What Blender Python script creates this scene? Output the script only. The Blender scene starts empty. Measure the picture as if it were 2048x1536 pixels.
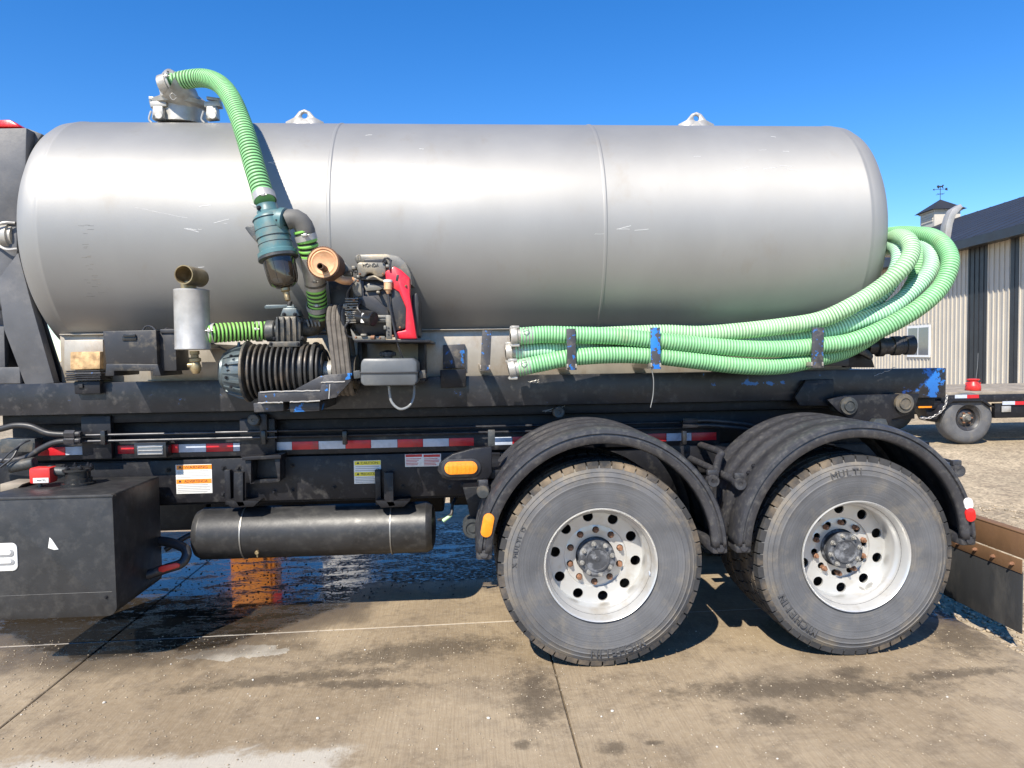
import bpy, bmesh, math, random
from mathutils import Vector, Matrix
random.seed(7)
R = math.radians
scn = bpy.context.scene
COL = scn.collection

# ------------------------------------------------------------------ camera
F = 1400.0                                   # focal length in photo pixels (2048 wide)
yc = Vector((-90, 60, -F)).normalized()      # world Y seen in camera axes
xc = Vector((22000, 390, -F)); xc = (xc - xc.dot(yc) * yc).normalized()
zc = xc.cross(yc)
MC = Matrix((xc, yc, zc))                    # camera vector -> world vector
CAM = Vector((0.0, -3.54, 1.65))
cam = bpy.data.cameras.new('camera')
cam.sensor_width = 36; cam.lens = F / 2048 * 36
cam.clip_start = 0.05; cam.clip_end = 3000
camo = bpy.data.objects.new('camera', cam); COL.objects.link(camo)
camo.matrix_world = Matrix.Translation(CAM) @ MC.to_4x4()
scn.camera = camo

# ------------------------------------------------------------------ light
SD = Vector((0.46, 0.84, -1.0)).normalized()          # the way sunlight travels
el = math.asin(-SD.z); az = math.atan2(-SD.x, -SD.y)
w = bpy.data.worlds.new('World'); scn.world = w; w.use_nodes = True
nt = w.node_tree; nt.nodes.clear()
sky = nt.nodes.new('ShaderNodeTexSky'); sky.sky_type = 'NISHITA'; sky.sun_disc = False
sky.sun_elevation = el; sky.sun_rotation = az
sky.air_density = 1.0; sky.dust_density = 0.0; sky.ozone_density = 4.0; sky.altitude = 600
bg = nt.nodes.new('ShaderNodeBackground'); bg.inputs[1].default_value = 0.13
wo = nt.nodes.new('ShaderNodeOutputWorld')
hs = nt.nodes.new('ShaderNodeHueSaturation'); hs.inputs['Saturation'].default_value = 1.32; hs.inputs['Hue'].default_value = .507
nt.links.new(sky.outputs[0], hs.inputs['Color']); nt.links.new(hs.outputs[0], bg.inputs[0]); nt.links.new(bg.outputs[0], wo.inputs[0])
sun = bpy.data.lights.new('sun', 'SUN'); sun.energy = 5.0; sun.angle = R(0.5); sun.color = (1.0, .93, .81)
suno = bpy.data.objects.new('sun', sun); COL.objects.link(suno)
suno.rotation_euler = SD.to_track_quat('-Z', 'Y').to_euler(); suno.location = (-6, -9, 14)
scn.view_settings.view_transform = 'Standard'; scn.view_settings.look = 'None'
scn.view_settings.exposure = 0.7; scn.view_settings.gamma = 1.0

# ------------------------------------------------------------------ place helpers
def W(px, py, Y):
    """the place at depth Y that a photo pixel shows"""
    d = MC @ Vector((px - 1024, -(py - 768), -F))
    t = (Y - CAM.y) / d.y
    return CAM + d * t
def PM(Y):                                   # metres per photo pixel at depth Y
    return (Y - CAM.y) / F

# ------------------------------------------------------------------ materials
MATS = {}
def mat(name, col, rough=.5, metal=0., var=.25, scale=6., bump=0., bscale=60., dirt=None, damt=.5, dscale=3.,
        chip=None, chamt=.35, chscale=9., rvar=.12, trans=0., coat=0., spec=.5, stretch=None):
    m = bpy.data.materials.new(name); m.use_nodes = True; MATS[name] = m
    n = m.node_tree.nodes; l = m.node_tree.links; b = n['Principled BSDF']
    geo = n.new('ShaderNodeNewGeometry'); vec = geo.outputs['Position']
    if stretch:
        mp = n.new('ShaderNodeMapping'); mp.inputs['Scale'].default_value = stretch
        l.new(vec, mp.inputs[0]); vec = mp.outputs[0]
    def noise(s, d=4., r=.55):
        t = n.new('ShaderNodeTexNoise'); t.inputs['Scale'].default_value = s
        t.inputs['Detail'].default_value = d; t.inputs['Roughness'].default_value = r
        l.new(vec, t.inputs['Vector']); return t.outputs['Fac']
    def ramp(f, a, c):
        r = n.new('ShaderNodeMapRange'); r.inputs[1].default_value = a; r.inputs[2].default_value = c
        l.new(f, r.inputs[0]); return r.outputs[0]
    def mix(f, a, c):
        x = n.new('ShaderNodeMix'); x.data_type = 'RGBA'
        l.new(f, x.inputs[0])
        for k, v in ((6, a), (7, c)):
            if isinstance(v, tuple): x.inputs[k].default_value = (*v[:3], 1)
            else: l.new(v, x.inputs[k])
        return x.outputs[2]
    lo = tuple(max(0, c * (1 - var)) for c in col); hi = tuple(min(1, c * (1 + var)) for c in col)
    c = mix(ramp(noise(scale), .3, .7), lo, hi)
    if dirt:
        c = mix(ramp(noise(dscale, 8., .65), .62 - damt * .3, .85 - damt * .2), c, dirt)
    if chip:
        c = mix(ramp(noise(chscale, 6., .6), .66 - chamt * .25, .68 - chamt * .25), c, chip)
    l.new(c, b.inputs['Base Color'])
    rr = n.new('ShaderNodeMapRange'); rr.inputs[3].default_value = max(.02, rough - rvar); rr.inputs[4].default_value = min(1, rough + rvar)
    l.new(noise(scale * 2.3), rr.inputs[0]); l.new(rr.outputs[0], b.inputs['Roughness'])
    b.inputs['Metallic'].default_value = metal
    b.inputs['Specular IOR Level'].default_value = spec
    if trans: b.inputs['Transmission Weight'].default_value = trans
    if coat: b.inputs['Coat Weight'].default_value = coat; b.inputs['Coat Roughness'].default_value = .08
    if bump:
        bp = n.new('ShaderNodeBump'); bp.inputs['Strength'].default_value = bump; bp.inputs['Distance'].default_value = .004
        l.new(noise(bscale, 5.), bp.inputs['Height']); l.new(bp.outputs[0], b.inputs['Normal'])
    m['nodes'] = 1
    return m
DUST = (.22, .18, .13)
mat('black_paint', (.013, .013, .016), .42, var=.3, scale=9, bump=.15, bscale=90, dirt=(.07, .067, .063), damt=.28, dscale=17, spec=.32)
mat('black_gloss', (.018, .018, .019), .28, var=.3, scale=4, bump=.08, dirt=(.06, .058, .055), damt=.25, dscale=22)
mat('frame_black', (.009, .009, .011), .5, var=.3, scale=12, bump=.25, bscale=120, dirt=(.04, .038, .036), damt=.25, dscale=20, spec=.3)
mat('grey_steel', (.085, .086, .092), .5, var=.25, scale=4, bump=.2, bscale=40, dirt=(.17, .16, .15), damt=.4, dscale=3)
mat('chipped_blue', (.03, .03, .034), .45, var=.3, bump=.2, dirt=(.13, .12, .11), damt=.35, dscale=14, chip=(.02, .16, .48), chamt=.27, chscale=10)
mat('blue_strap', (.045, .045, .05), .5, var=.3, bump=.3, dirt=(.2, .17, .13), damt=.35, dscale=16, chip=(.02, .14, .43), chamt=.32, chscale=30)
mat('blue_worn', (.05, .05, .055), .5, var=.3, bump=.3, dirt=(.16, .14, .11), damt=.3, dscale=16, chip=(.015, .17, .60), chamt=.72, chscale=20)
mat('stain_steel', (.42, .38, .32), .48, .55, var=.25, scale=5, bump=.15, dirt=(.20, .13, .07), damt=.45, dscale=5, stretch=(1, 1, .5))
mat('rust_scale', (.45, .30, .15), .8, 0, var=.5, scale=22, bump=.6, bscale=60, dirt=(.12, .05, .02), damt=.5, dscale=12)
mat('galv', (.42, .405, .38), .45, .35, var=.15, scale=14, bump=.06, dirt=(.25, .22, .17), damt=.25, dscale=6)
mat('cast_alu', (.42, .40, .36), .45, .45, var=.2, scale=10, bump=.15, dirt=(.22, .18, .13), damt=.35, dscale=8)
mat('brass', (.33, .255, .14), .42, .7, var=.35, scale=14, bump=.1, dirt=(.15, .09, .04), damt=.4, dscale=12)
mat('cast_dark', (.055, .06, .062), .48, .2, var=.35, scale=12, bump=.3, bscale=110, dirt=(.22, .17, .11), damt=.5, dscale=6)
mat('pump_grey', (.10, .125, .135), .38, .3, var=.25, scale=8, bump=.12, dirt=(.25, .2, .14), damt=.25, dscale=8)
mat('rib_iron', (.055, .052, .048), .45, .3, var=.4, scale=9, bump=.25, bscale=90, dirt=(.19, .14, .095), damt=.4, dscale=9)
mat('teal_plastic', (.075, .165, .175), .42, var=.15, scale=8, bump=.05, dirt=(.2, .19, .15), damt=.3, dscale=7)
mat('smoke_bowl', (.05, .04, .028), .08, var=.3, scale=10, rvar=.03, coat=.6, trans=.35)
mat('grey_rubber', (.12, .115, .105), .6, var=.2, scale=12, bump=.1)
mat('belt_rubber', (.115, .10, .085), .75, var=.3, scale=24, bump=.3)
mat('muffler_rust', (.62, .33, .17), .6, .25, var=.3, scale=12, bump=.15, dirt=(.70, .50, .30), damt=.5, dscale=9)
mat('muffler_edge', (.10, .05, .03), .7, .2, var=.4, scale=20, bump=.3)
mat('engine_black', (.026, .026, .029), .45, var=.3, bump=.1, dirt=(.15, .125, .09), damt=.25, dscale=16)
mat('engine_grey', (.16, .155, .14), .5, .3, var=.3, scale=10, bump=.2, dirt=(.34, .27, .17), damt=.5, dscale=9)
mat('engine_red', (.62, .012, .03), .38, var=.12, scale=6, dirt=(.30, .09, .06), damt=.2, dscale=9, coat=.2)
mat('red_paint', (.60, .03, .025), .4, var=.15, scale=6, dirt=(.25, .08, .05), damt=.25, dscale=10)
mat('poly_tank', (.10, .108, .115), .42, var=.2, scale=5, bump=.1, dirt=(.16, .16, .15), damt=.45, dscale=5)
mat('clear_tube', (.35, .36, .36), .25, var=.1, trans=.4)
mat('tyre', (.105, .106, .111), .72, var=.2, scale=6, bump=.35, bscale=170, dirt=(.185, .165, .135), damt=.34, dscale=7, spec=.35)
mat('tyre_mark', (.08, .08, .084), .8, var=.2, scale=9, bump=.2, spec=.3)
mat('tread', (.042, .042, .044), .85, var=.3, scale=6, bump=.4, bscale=90, dirt=(.30, .225, .145), damt=.42, dscale=2.6, spec=.25)
mat('wheel_alu', (.58, .575, .555), .34, .5, var=.07, scale=4, bump=.03, dirt=(.42, .36, .27), damt=.3, dscale=5)
mat('hub_black', (.05, .052, .058), .55, var=.4, scale=16, bump=.3, dirt=(.30, .31, .33), damt=.42, dscale=18)
mat('nut_rust', (.23, .115, .065), .7, .2, var=.4, scale=40, bump=.3)
mat('nut_grey', (.30, .29, .27), .5, .5, var=.3, scale=40, bump=.2)
mat('fender_plastic', (.036, .036, .041), .42, var=.2, scale=9, bump=.15, bscale=90, dirt=(.10, .096, .09), damt=.42, dscale=34)
mat('amber', (.85, .26, .01), .25, var=.12, scale=40, coat=.5)
mat('red_lens', (.62, .01, .01), .22, var=.15, scale=40, coat=.5)
mat('white_lens', (.75, .72, .70), .25, var=.1, coat=.4)
mat('tape_red', (.50, .012, .02), .35, var=.12, scale=30, dirt=(.16, .08, .07), damt=.2, dscale=12)
mat('tape_white', (.46, .50, .58), .4, var=.1, scale=30, dirt=(.25, .24, .22), damt=.25, dscale=12)
mat('sticker_white', (.74, .73, .69), .45, var=.05, dirt=(.45, .42, .36), damt=.2, dscale=12)
mat('sticker_orange', (.85, .25, .02), .45, var=.06)
mat('sticker_yellow', (.80, .66, .04), .45, var=.06)
mat('ink', (.03, .03, .03), .6, var=.1)
mat('ink_grey', (.28, .28, .28), .6, var=.1)
mat('box_black', (.022, .022, .023), .45, var=.35, scale=6, bump=.12, bscale=60, dirt=(.055, .053, .05), damt=.42, dscale=17, rvar=.15)
mat('wire_steel', (.30, .29, .27), .45, .7, var=.2)
mat('line_steel', (.06, .06, .065), .35, .5, var=.3, scale=14)
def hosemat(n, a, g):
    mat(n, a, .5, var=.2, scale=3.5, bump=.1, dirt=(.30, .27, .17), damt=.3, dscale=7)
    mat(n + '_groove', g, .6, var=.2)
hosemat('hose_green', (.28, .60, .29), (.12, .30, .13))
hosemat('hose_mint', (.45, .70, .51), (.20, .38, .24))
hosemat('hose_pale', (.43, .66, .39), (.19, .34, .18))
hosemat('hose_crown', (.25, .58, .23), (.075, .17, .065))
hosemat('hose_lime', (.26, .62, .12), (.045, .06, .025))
mat('siding', (.50, .455, .385), .5, var=.05, scale=1.2, bump=.04, dirt=(.38, .34, .28), damt=.2, dscale=.8)
mat('siding_black', (.022, .023, .027), .42, var=.2, scale=1.5)
mat('roof_metal', (.020, .021, .026), .6, var=.2, scale=1)
mat('white_trim', (.78, .78, .77), .4, var=.04)
mat('glass', (.10, .12, .15), .06, var=.1, rvar=.02, spec=.8)
mat('deck_wood', (.26, .22, .17), .8, var=.3, scale=6, bump=.3)
mat('orange_paint', (.88, .27, .01), .45, var=.08)
mat('white_paint', (.75, .75, .74), .45, var=.06)
mat('mud', (.035, .025, .017), .7, var=.4, scale=40, bump=.4)
mat('pebble', (.33, .27, .195), .8, var=.45, scale=25, bump=.3)
mat('pebble_white', (.52, .48, .42), .8, var=.2, scale=25)
mat('grass', (.16, .20, .05), .8, var=.4, scale=6)
mat('flap_rubber', (.035, .036, .038), .6, var=.25, scale=5, bump=.2, dirt=(.09, .085, .078), damt=.4, dscale=6, stretch=(1, 1, .4))
mat('rust_plate', (.20, .11, .055), .7, .2, var=.3, scale=5, bump=.25, dirt=(.13, .07, .04), damt=.45, dscale=5, stretch=(1, 1, .5))

# ------------------------------------------------------------------ mesh builder
POS = {}
class MB:
    def __init__(s): s.bm = bmesh.new(); s.mi = 0
    def _faces(s, vs, fs, mi=None):
        v = [s.bm.verts.new(p) for p in vs]; out = []
        for f in fs:
            try:
                q = s.bm.faces.new([v[i] for i in f]); q.material_index = s.mi if mi is None else mi; out.append(q)
            except ValueError: pass
        return out
    def _join(s, b2):
        b2.verts.index_update()
        s._faces([v.co.copy() for v in b2.verts], [[v.index for v in f.verts] for f in b2.faces]); b2.free()
    def box(s, c, d, bev=.004, rot=None):
        b = bmesh.new(); bmesh.ops.create_cube(b, size=1)
        for v in b.verts: v.co = Vector((v.co.x * d[0], v.co.y * d[1], v.co.z * d[2]))
        bev = min(bev, min(d) * .3)
        if bev > 0: bmesh.ops.bevel(b, geom=b.edges[:] , offset=bev, segments=2, affect='EDGES', profile=.5)
        m = Matrix.Translation(c)
        if rot: m = m @ rot.to_4x4()
        b.transform(m); s._join(b); return s
    def bb(s, x0, x1, y0, y1, z0, z1, bev=.004):
        return s.box(((x0 + x1) / 2, (y0 + y1) / 2, (z0 + z1) / 2), (abs(x1 - x0), abs(y1 - y0), abs(z1 - z0)), bev)
    def pb(s, x0, y0, x1, y1, Ya, Yb, bev=.004):          # box from a photo rectangle, depth Ya..Yb
        mx, my = (x0 + x1) / 2, (y0 + y1) / 2
        return s.bb(W(x0, my, Ya).x, W(x1, my, Ya).x, Ya, Yb, W(mx, y1, Ya).z, W(mx, y0, Ya).z, bev)
    def prism(s, pts, Ya, Yb, bev=.004):                   # XZ outline pushed along Y
        n = len(pts)
        ar = sum(pts[i][0] * pts[(i + 1) % n][1] - pts[(i + 1) % n][0] * pts[i][1] for i in range(n))
        if ar < 0: pts = pts[::-1]
        b = bmesh.new()
        a = [b.verts.new((p[0], Ya, p[1])) for p in pts]; c = [b.verts.new((p[0], Yb, p[1])) for p in pts]
        b.faces.new(a); b.faces.new(c[::-1])
        for i in range(n): b.faces.new((a[i], c[i], c[(i + 1) % n], a[(i + 1) % n]))
        bmesh.ops.recalc_face_normals(b, faces=b.faces[:])
        if bev > 0: bmesh.ops.bevel(b, geom=b.edges[:], offset=bev, segments=2, affect='EDGES', profile=.5, clamp_overlap=True)
        s._join(b); return s
    def pp(s, pts, Ya, Yb, bev=.004):                      # the same, outline read off the photo
        q = [W(x, y, Ya) for x, y in pts]
        return s.prism([(p.x, p.z) for p in q], Ya, Yb, bev)
    def lathe(s, prof, o, ax, n=32, caps=True, mi=None):   # prof: (radius, distance along ax)
        ax = Vector(ax).normalized(); o = Vector(o)
        u = ax.orthogonal().normalized(); v = ax.cross(u)
        vs = []; fs = []
        for r, t in prof:
            for k in range(n):
                a = 2 * math.pi * k / n
                vs.append(o + ax * t + (u * math.cos(a) + v * math.sin(a)) * r)
        for i in range(len(prof) - 1):
            for k in range(n):
                k2 = (k + 1) % n
                fs.append((i * n + k, i * n + k2, (i + 1) * n + k2, (i + 1) * n + k))
        if caps:
            if prof[0][0] > 1e-4: fs.append(tuple(range(n))[::-1])
            if prof[-1][0] > 1e-4: fs.append(tuple((len(prof) - 1) * n + k for k in range(n)))
        s._faces(vs, fs, mi); return s
    def cyl(s, p0, p1, r, r2=None, n=20, bev=None):
        p0 = Vector(p0); p1 = Vector(p1); L = (p1 - p0).length; r2 = r if r2 is None else r2
        e = min(r, r2, L) * .12 if bev is None else bev
        return s.lathe([(r - e, 0), (r, e), (r2, L - e), (r2 - e, L)], p0, p1 - p0, n)
    def pc(s, x0, y0, x1, y1, Y, rp, Y2=None, rp2=None, n=20):   # rod between two photo points
        Y2 = Y if Y2 is None else Y2
        return s.cyl(W(x0, y0, Y), W(x1, y1, Y2), rp * PM(Y), (rp if rp2 is None else rp2) * PM(Y2), n)
    def yc(s, x, y, Ya, Yb, rp, n=20):                            # rod along Y, its face at Ya
        p = W(x, y, Ya); return s.cyl(p, p + Vector((0, Yb - Ya, 0)), rp * PM(Ya), n=n)
    def tube(s, pts, r, n=10, step=None):
        return s.sweep(spline(pts, step or max(r * .5, .004)), [(r, 0)], n)
    def sweep(s, P, prof, n=16):
        T = [(P[min(i + 1, len(P) - 1)] - P[max(i - 1, 0)]).normalized() for i in range(len(P))]
        u = T[0].orthogonal().normalized(); vs = []; fs = []
        for i, p in enumerate(P):
            u = (u - T[i] * u.dot(T[i])).normalized(); v = T[i].cross(u)
            r = prof[i % len(prof)][0] if len(prof) > 1 else prof[0][0]
            for k in range(n):
                a = 2 * math.pi * k / n; vs.append(p + (u * math.cos(a) + v * math.sin(a)) * r)
        fm = []
        for i in range(len(P) - 1):
            for k in range(n):
                k2 = (k + 1) % n; fs.append((i * n + k, i * n + k2, (i + 1) * n + k2, (i + 1) * n + k))
                fm.append(prof[i % len(prof)][1])
        bmv = [s.bm.verts.new(p) for p in vs]
        for f, m in zip(fs, fm):
            q = s.bm.faces.new([bmv[i] for i in f]); q.material_index = m
        s.bm.faces.new([bmv[k] for k in range(n)][::-1]); s.bm.faces.new([bmv[-n + k] for k in range(n)])
        return s
    def build(s, name, m, parent=None, smooth=38, recalc=True, solid=0.):
        me = bpy.data.meshes.new(name)
        if recalc: bmesh.ops.recalc_face_normals(s.bm, faces=s.bm.faces[:])
        lo = [min(v.co[i] for v in s.bm.verts) for i in range(3)]; hi = [max(v.co[i] for v in s.bm.verts) for i in range(3)]
        c = Vector([(a + b) / 2 for a, b in zip(lo, hi)])
        bmesh.ops.translate(s.bm, vec=-c, verts=s.bm.verts[:])
        s.bm.to_mesh(me); s.bm.free()
        for k in ([m] if isinstance(m, str) else m): me.materials.append(MATS[k])
        if smooth:
            me.shade_smooth(); me.set_sharp_from_angle(angle=R(smooth))
        o = bpy.data.objects.new(name, me)
        put(o, c, parent)
        if solid:
            md = o.modifiers.new('thick', 'SOLIDIFY'); md.thickness = solid; md.offset = 0
        return o
def put(o, c, parent=None):
    COL.objects.link(o); POS[o.name] = Vector(c)
    if parent: o.parent = parent; o.location = Vector(c) - POS[parent.name]
    else: o.location = c
    return o
def tag(o, label, cat=None, group=None, kind=None):
    if label: o['label'] = label
    if cat: o['category'] = cat
    if group: o['group'] = group
    if kind: o['kind'] = kind
    return o
def thing(name, loc, label, cat, group=None):
    o = bpy.data.objects.new(name, None); o.empty_display_size = .2
    put(o, loc); return tag(o, label, cat, group)
def inst(src, name, loc, parent, rot=None, scale=None):
    o = bpy.data.objects.new(name, src); put(o, loc, parent)
    if rot: o.rotation_euler = rot
    if scale: o.scale = scale
    return o
def protomesh(mb, name, m, smooth=38):
    me = bpy.data.meshes.new(name); bmesh.ops.recalc_face_normals(mb.bm, faces=mb.bm.faces[:])
    mb.bm.to_mesh(me); mb.bm.free(); me.materials.append(MATS[m])
    me.shade_smooth(); me.set_sharp_from_angle(angle=R(smooth)); return me
def spline(pts, step):
    P = [Vector(p) for p in pts]; P = [2 * P[0] - P[1]] + P + [2 * P[-1] - P[-2]]; D = []
    for i in range(1, len(P) - 2):
        a, b, c, d = P[i - 1:i + 3]
        for k in range(24):
            t = k / 24
            D.append(.5 * ((2 * b) + (c - a) * t + (2 * a - 5 * b + 4 * c - d) * t * t + (3 * b - a - 3 * c + d) * t ** 3))
    D.append(P[-2]); out = [D[0]]; need = step
    for i in range(len(D) - 1):
        a, b = D[i], D[i + 1]; L = (b - a).length; pos = 0
        while L - pos >= need:
            pos += need; out.append(a.lerp(b, pos / L)); need = step
        need -= L - pos
    out.append(D[-1]); return out
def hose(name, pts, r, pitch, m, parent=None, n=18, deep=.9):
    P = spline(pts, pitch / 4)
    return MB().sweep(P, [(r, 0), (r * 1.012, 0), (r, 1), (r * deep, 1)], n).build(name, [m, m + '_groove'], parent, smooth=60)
def text(name, body, size, loc, m, parent, rot=(R(90), 0, 0), depth=.0006, width=None):
    cu = bpy.data.curves.new(name, 'FONT'); cu.body = body; cu.size = size; cu.extrude = depth
    cu.align_x = 'CENTER'; cu.align_y = 'CENTER'
    t = bpy.data.objects.new('tmp', cu); COL.objects.link(t)
    dg = bpy.context.evaluated_depsgraph_get(); me = bpy.data.meshes.new_from_object(t.evaluated_get(dg))
    bpy.data.objects.remove(t); me.name = name; me.materials.clear(); me.materials.append(MATS[m])
    o = inst(me, name, loc, parent, rot)
    if width:
        xs = [v.co.x for v in me.vertices]; k = width / (max(xs) - min(xs))
        for v in me.vertices: v.co.x *= k
    return o

# ------------------------------------------------------------------ ground
def ground_material():
    m = bpy.data.materials.new('concrete'); MATS['concrete'] = m; m.use_nodes = True
    n = m.node_tree.nodes; l = m.node_tree.links; b = n['Principled BSDF']
    geo = n.new('ShaderNodeNewGeometry'); sep = n.new('ShaderNodeSeparateXYZ'); l.new(geo.outputs['Position'], sep.inputs[0])
    X, Yv = sep.outputs[0], sep.outputs[1]
    def M(op, a, c=None, d=None, clamp=False):
        x = n.new('ShaderNodeMath'); x.operation = op; x.use_clamp = clamp
        for i, v in enumerate((a, c, d)):
            if v is None: continue
            if isinstance(v, (int, float)): x.inputs[i].default_value = v
            else: l.new(v, x.inputs[i])
        return x.outputs[0]
    def noise(s, d=5., r=.6, st=None):
        t = n.new('ShaderNodeTexNoise'); t.inputs['Scale'].default_value = s; t.inputs['Detail'].default_value = d; t.inputs['Roughness'].default_value = r
        v = geo.outputs['Position']
        if st:
            mp = n.new('ShaderNodeMapping'); mp.inputs['Scale'].default_value = st[:3]; mp.inputs['Rotation'].default_value = (0, 0, st[3] if len(st) > 3 else 0)
            l.new(v, mp.inputs[0]); v = mp.outputs[0]
        l.new(v, t.inputs['Vector']); return t.outputs['Fac']
    def sm(v, a, c):
        r = n.new('ShaderNodeMapRange'); r.interpolation_type = 'SMOOTHSTEP'; r.inputs[1].default_value = a; r.inputs[2].default_value = c
        l.new(v, r.inputs[0]); return r.outputs[0]
    def mix(f, a, c):
        x = n.new('ShaderNodeMix'); x.data_type = 'RGBA'; l.new(f, x.inputs[0])
        for k, v in ((6, a), (7, c)):
            if isinstance(v, tuple): x.inputs[k].default_value = (*v, 1)
            else: l.new(v, x.inputs[k])
        return x.outputs[2]
    n1, n2, n3, n4 = noise(1.1), noise(4.5, 8, .7), noise(26, 8, .75), noise(.5, 3)
    col = mix(sm(n1, .3, .7), (.226, .170, .106), (.352, .274, .178))
    col = mix(M('MULTIPLY', sm(n2, .46, .66), .62), col, (.115, .085, .056))
    col = mix(M('MULTIPLY', sm(noise(.9, 7, .62, (1, 2.2, 1, .1)), .5, .68), .6), col, (.12, .09, .06))
    col = mix(M('MULTIPLY', sm(n4, .5, .7), .35), col, (.37, .30, .21))
    col = mix(M('MULTIPLY', sm(n3, .4, .8), .45), col, (.42, .35, .255))
    broom = noise(1, 3, .5, (110, 5, 1))                                  # broom lines across the slab
    col = mix(M('MULTIPLY', sm(broom, .4, .7), .28), col, (.17, .125, .08))
    # dark oily drips
    spot = sm(noise(2.3, 9, .72), .66, .73)
    band = M('MULTIPLY', sm(Yv, -1.15, -.55), M('SUBTRACT', 1., sm(Yv, -.2, .15)))
    col = mix(M('MULTIPLY', M('MULTIPLY', spot, band), .7), col, (.055, .042, .03))
    def blob(cx, cy, ax, ay, rot=0.):
        u_ = M('SUBTRACT', X, cx); w_ = M('SUBTRACT', Yv, cy); c_, s_ = math.cos(rot), math.sin(rot)
        a = M('DIVIDE', M('ADD', M('MULTIPLY', u_, c_), M('MULTIPLY', w_, s_)), ax); c = M('DIVIDE', M('SUBTRACT', M('MULTIPLY', w_, c_), M('MULTIPLY', u_, s_)), ay)
        d = M('SQRT', M('ADD', M('MULTIPLY', a, a), M('MULTIPLY', c, c)))
        return M('SUBTRACT', 1., sm(M('ADD', d, M('MULTIPLY', M('SUBTRACT', noise(11, 9, .78), .5), 4.2)), .3, 1.5))
    oil = None
    for q in ((1.62, -.30, .62, .11, -.05), (1.92, -.16, .10, .06, .5), (1.32, -.52, .12, .09), (2.45, -.22, .35, .05, .1), (.58, -.72, .06, .05), (.2, -.66, .04, .03), (.75, -.70, .05, .02), (-.25, .33, .5, .14, .15), (.30, -.25, .12, .3), (-.95, .05, .55, .07, .1), (-.55, -.05, .3, .05, -.1), (2.75, .25, .2, .3)):
        f_ = blob(*q); oil = f_ if oil is None else M('MAXIMUM', oil, f_)
    col = mix(M('MULTIPLY', oil, .66), col, (.05, .038, .027))
    # dry whitish film with its own ragged outline
    edge = M('ADD', Yv, M('MULTIPLY', M('SUBTRACT', noise(3.2, 6, .6), .5), .28))
    dry = M('MULTIPLY', M('SUBTRACT', 1., sm(M('ADD', edge, M('MULTIPLY', M('SUBTRACT', n3, .5), .16)), -.66, -.58)), M('SUBTRACT', 1., sm(M('ADD', X, M('MULTIPLY', n2, .5)), -.32, -.2)))
    dx = M('DIVIDE', M('SUBTRACT', X, -1.30), .30); dy = M('DIVIDE', M('SUBTRACT', Yv, .40), .11)
    rr = M('ADD', M('SQRT', M('ADD', M('MULTIPLY', dx, dx), M('MULTIPLY', dy, dy))), M('MULTIPLY', M('SUBTRACT', noise(7, 6), .5), 2.2))
    dry = M('MAXIMUM', dry, M('SUBTRACT', 1., sm(rr, .8, .88)))
    col = mix(M('MULTIPLY', dry, .8), col, (.47, .435, .37))
    # standing water: two lobes with a ragged shore
    def lobe(cx, cy, ax, ay, amp):
        a = M('DIVIDE', M('SUBTRACT', X, cx), ax); c = M('DIVIDE', M('SUBTRACT', Yv, cy), ay)
        d = M('SQRT', M('ADD', M('MULTIPLY', a, a), M('MULTIPLY', c, c)))
        return M('ADD', d, M('MULTIPLY', M('SUBTRACT', noise(2.6, 7, .6), .5), amp))
    dist = M('MINIMUM', M('MINIMUM', lobe(-1.95, 1.6, 1.3, 1.3, .6), lobe(-.35, 2.35, 1.5, .95, .6)), lobe(3.0, .95, .4, .55, .8))
    damp = M('SUBTRACT', 1., sm(dist, .98, 1.22)); wet = M('SUBTRACT', 1., sm(dist, .86, .97))
    streak = sm(noise(1, 6, .65, (5, 26, 1, .2)), .55, .66)
    grit = M('MAXIMUM', sm(noise(30, 4, .6, (1, 1.6, 1)), .60, .65), M('MULTIPLY', streak, sm(noise(5, 4), .45, .6)))
    mud = M('MULTIPLY', sm(M('ADD', noise(3.1, 8, .72, (1, 2.6, 1)), M('MULTIPLY', X, .07)), .36, .47), sm(noise(40, 3, .6, (.6, 1.4, 1)), .36, .52))
    grit = M('MAXIMUM', grit, mud)
    col = mix(M('MULTIPLY', damp, .8), col, (.075, .055, .036))
    col = mix(M('MULTIPLY', wet, .9), col, (.018, .014, .010))
    l.new(col, b.inputs['Base Color'])
    mirror = M('MULTIPLY', wet, M('SUBTRACT', 1., grit))
    ro = M('ADD', M('MULTIPLY', mirror, -.70), .72); ro = M('SUBTRACT', ro, M('MULTIPLY', M('SUBTRACT', damp, wet), .22))
    l.new(ro, b.inputs['Roughness'])
    l.new(M('ADD', .35, M('MULTIPLY', mirror, .1)), b.inputs['Specular IOR Level'])
    bp = n.new('ShaderNodeBump'); bp.inputs['Distance'].default_value = .004
    l.new(M('MULTIPLY', M('SUBTRACT', 1., M('MULTIPLY', mirror, .985)), .9), bp.inputs['Strength'])
    l.new(M('ADD', n3, M('MULTIPLY', broom, .5)), bp.inputs['Height']); l.new(bp.outputs[0], b.inputs['Normal'])
ground_material()
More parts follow.
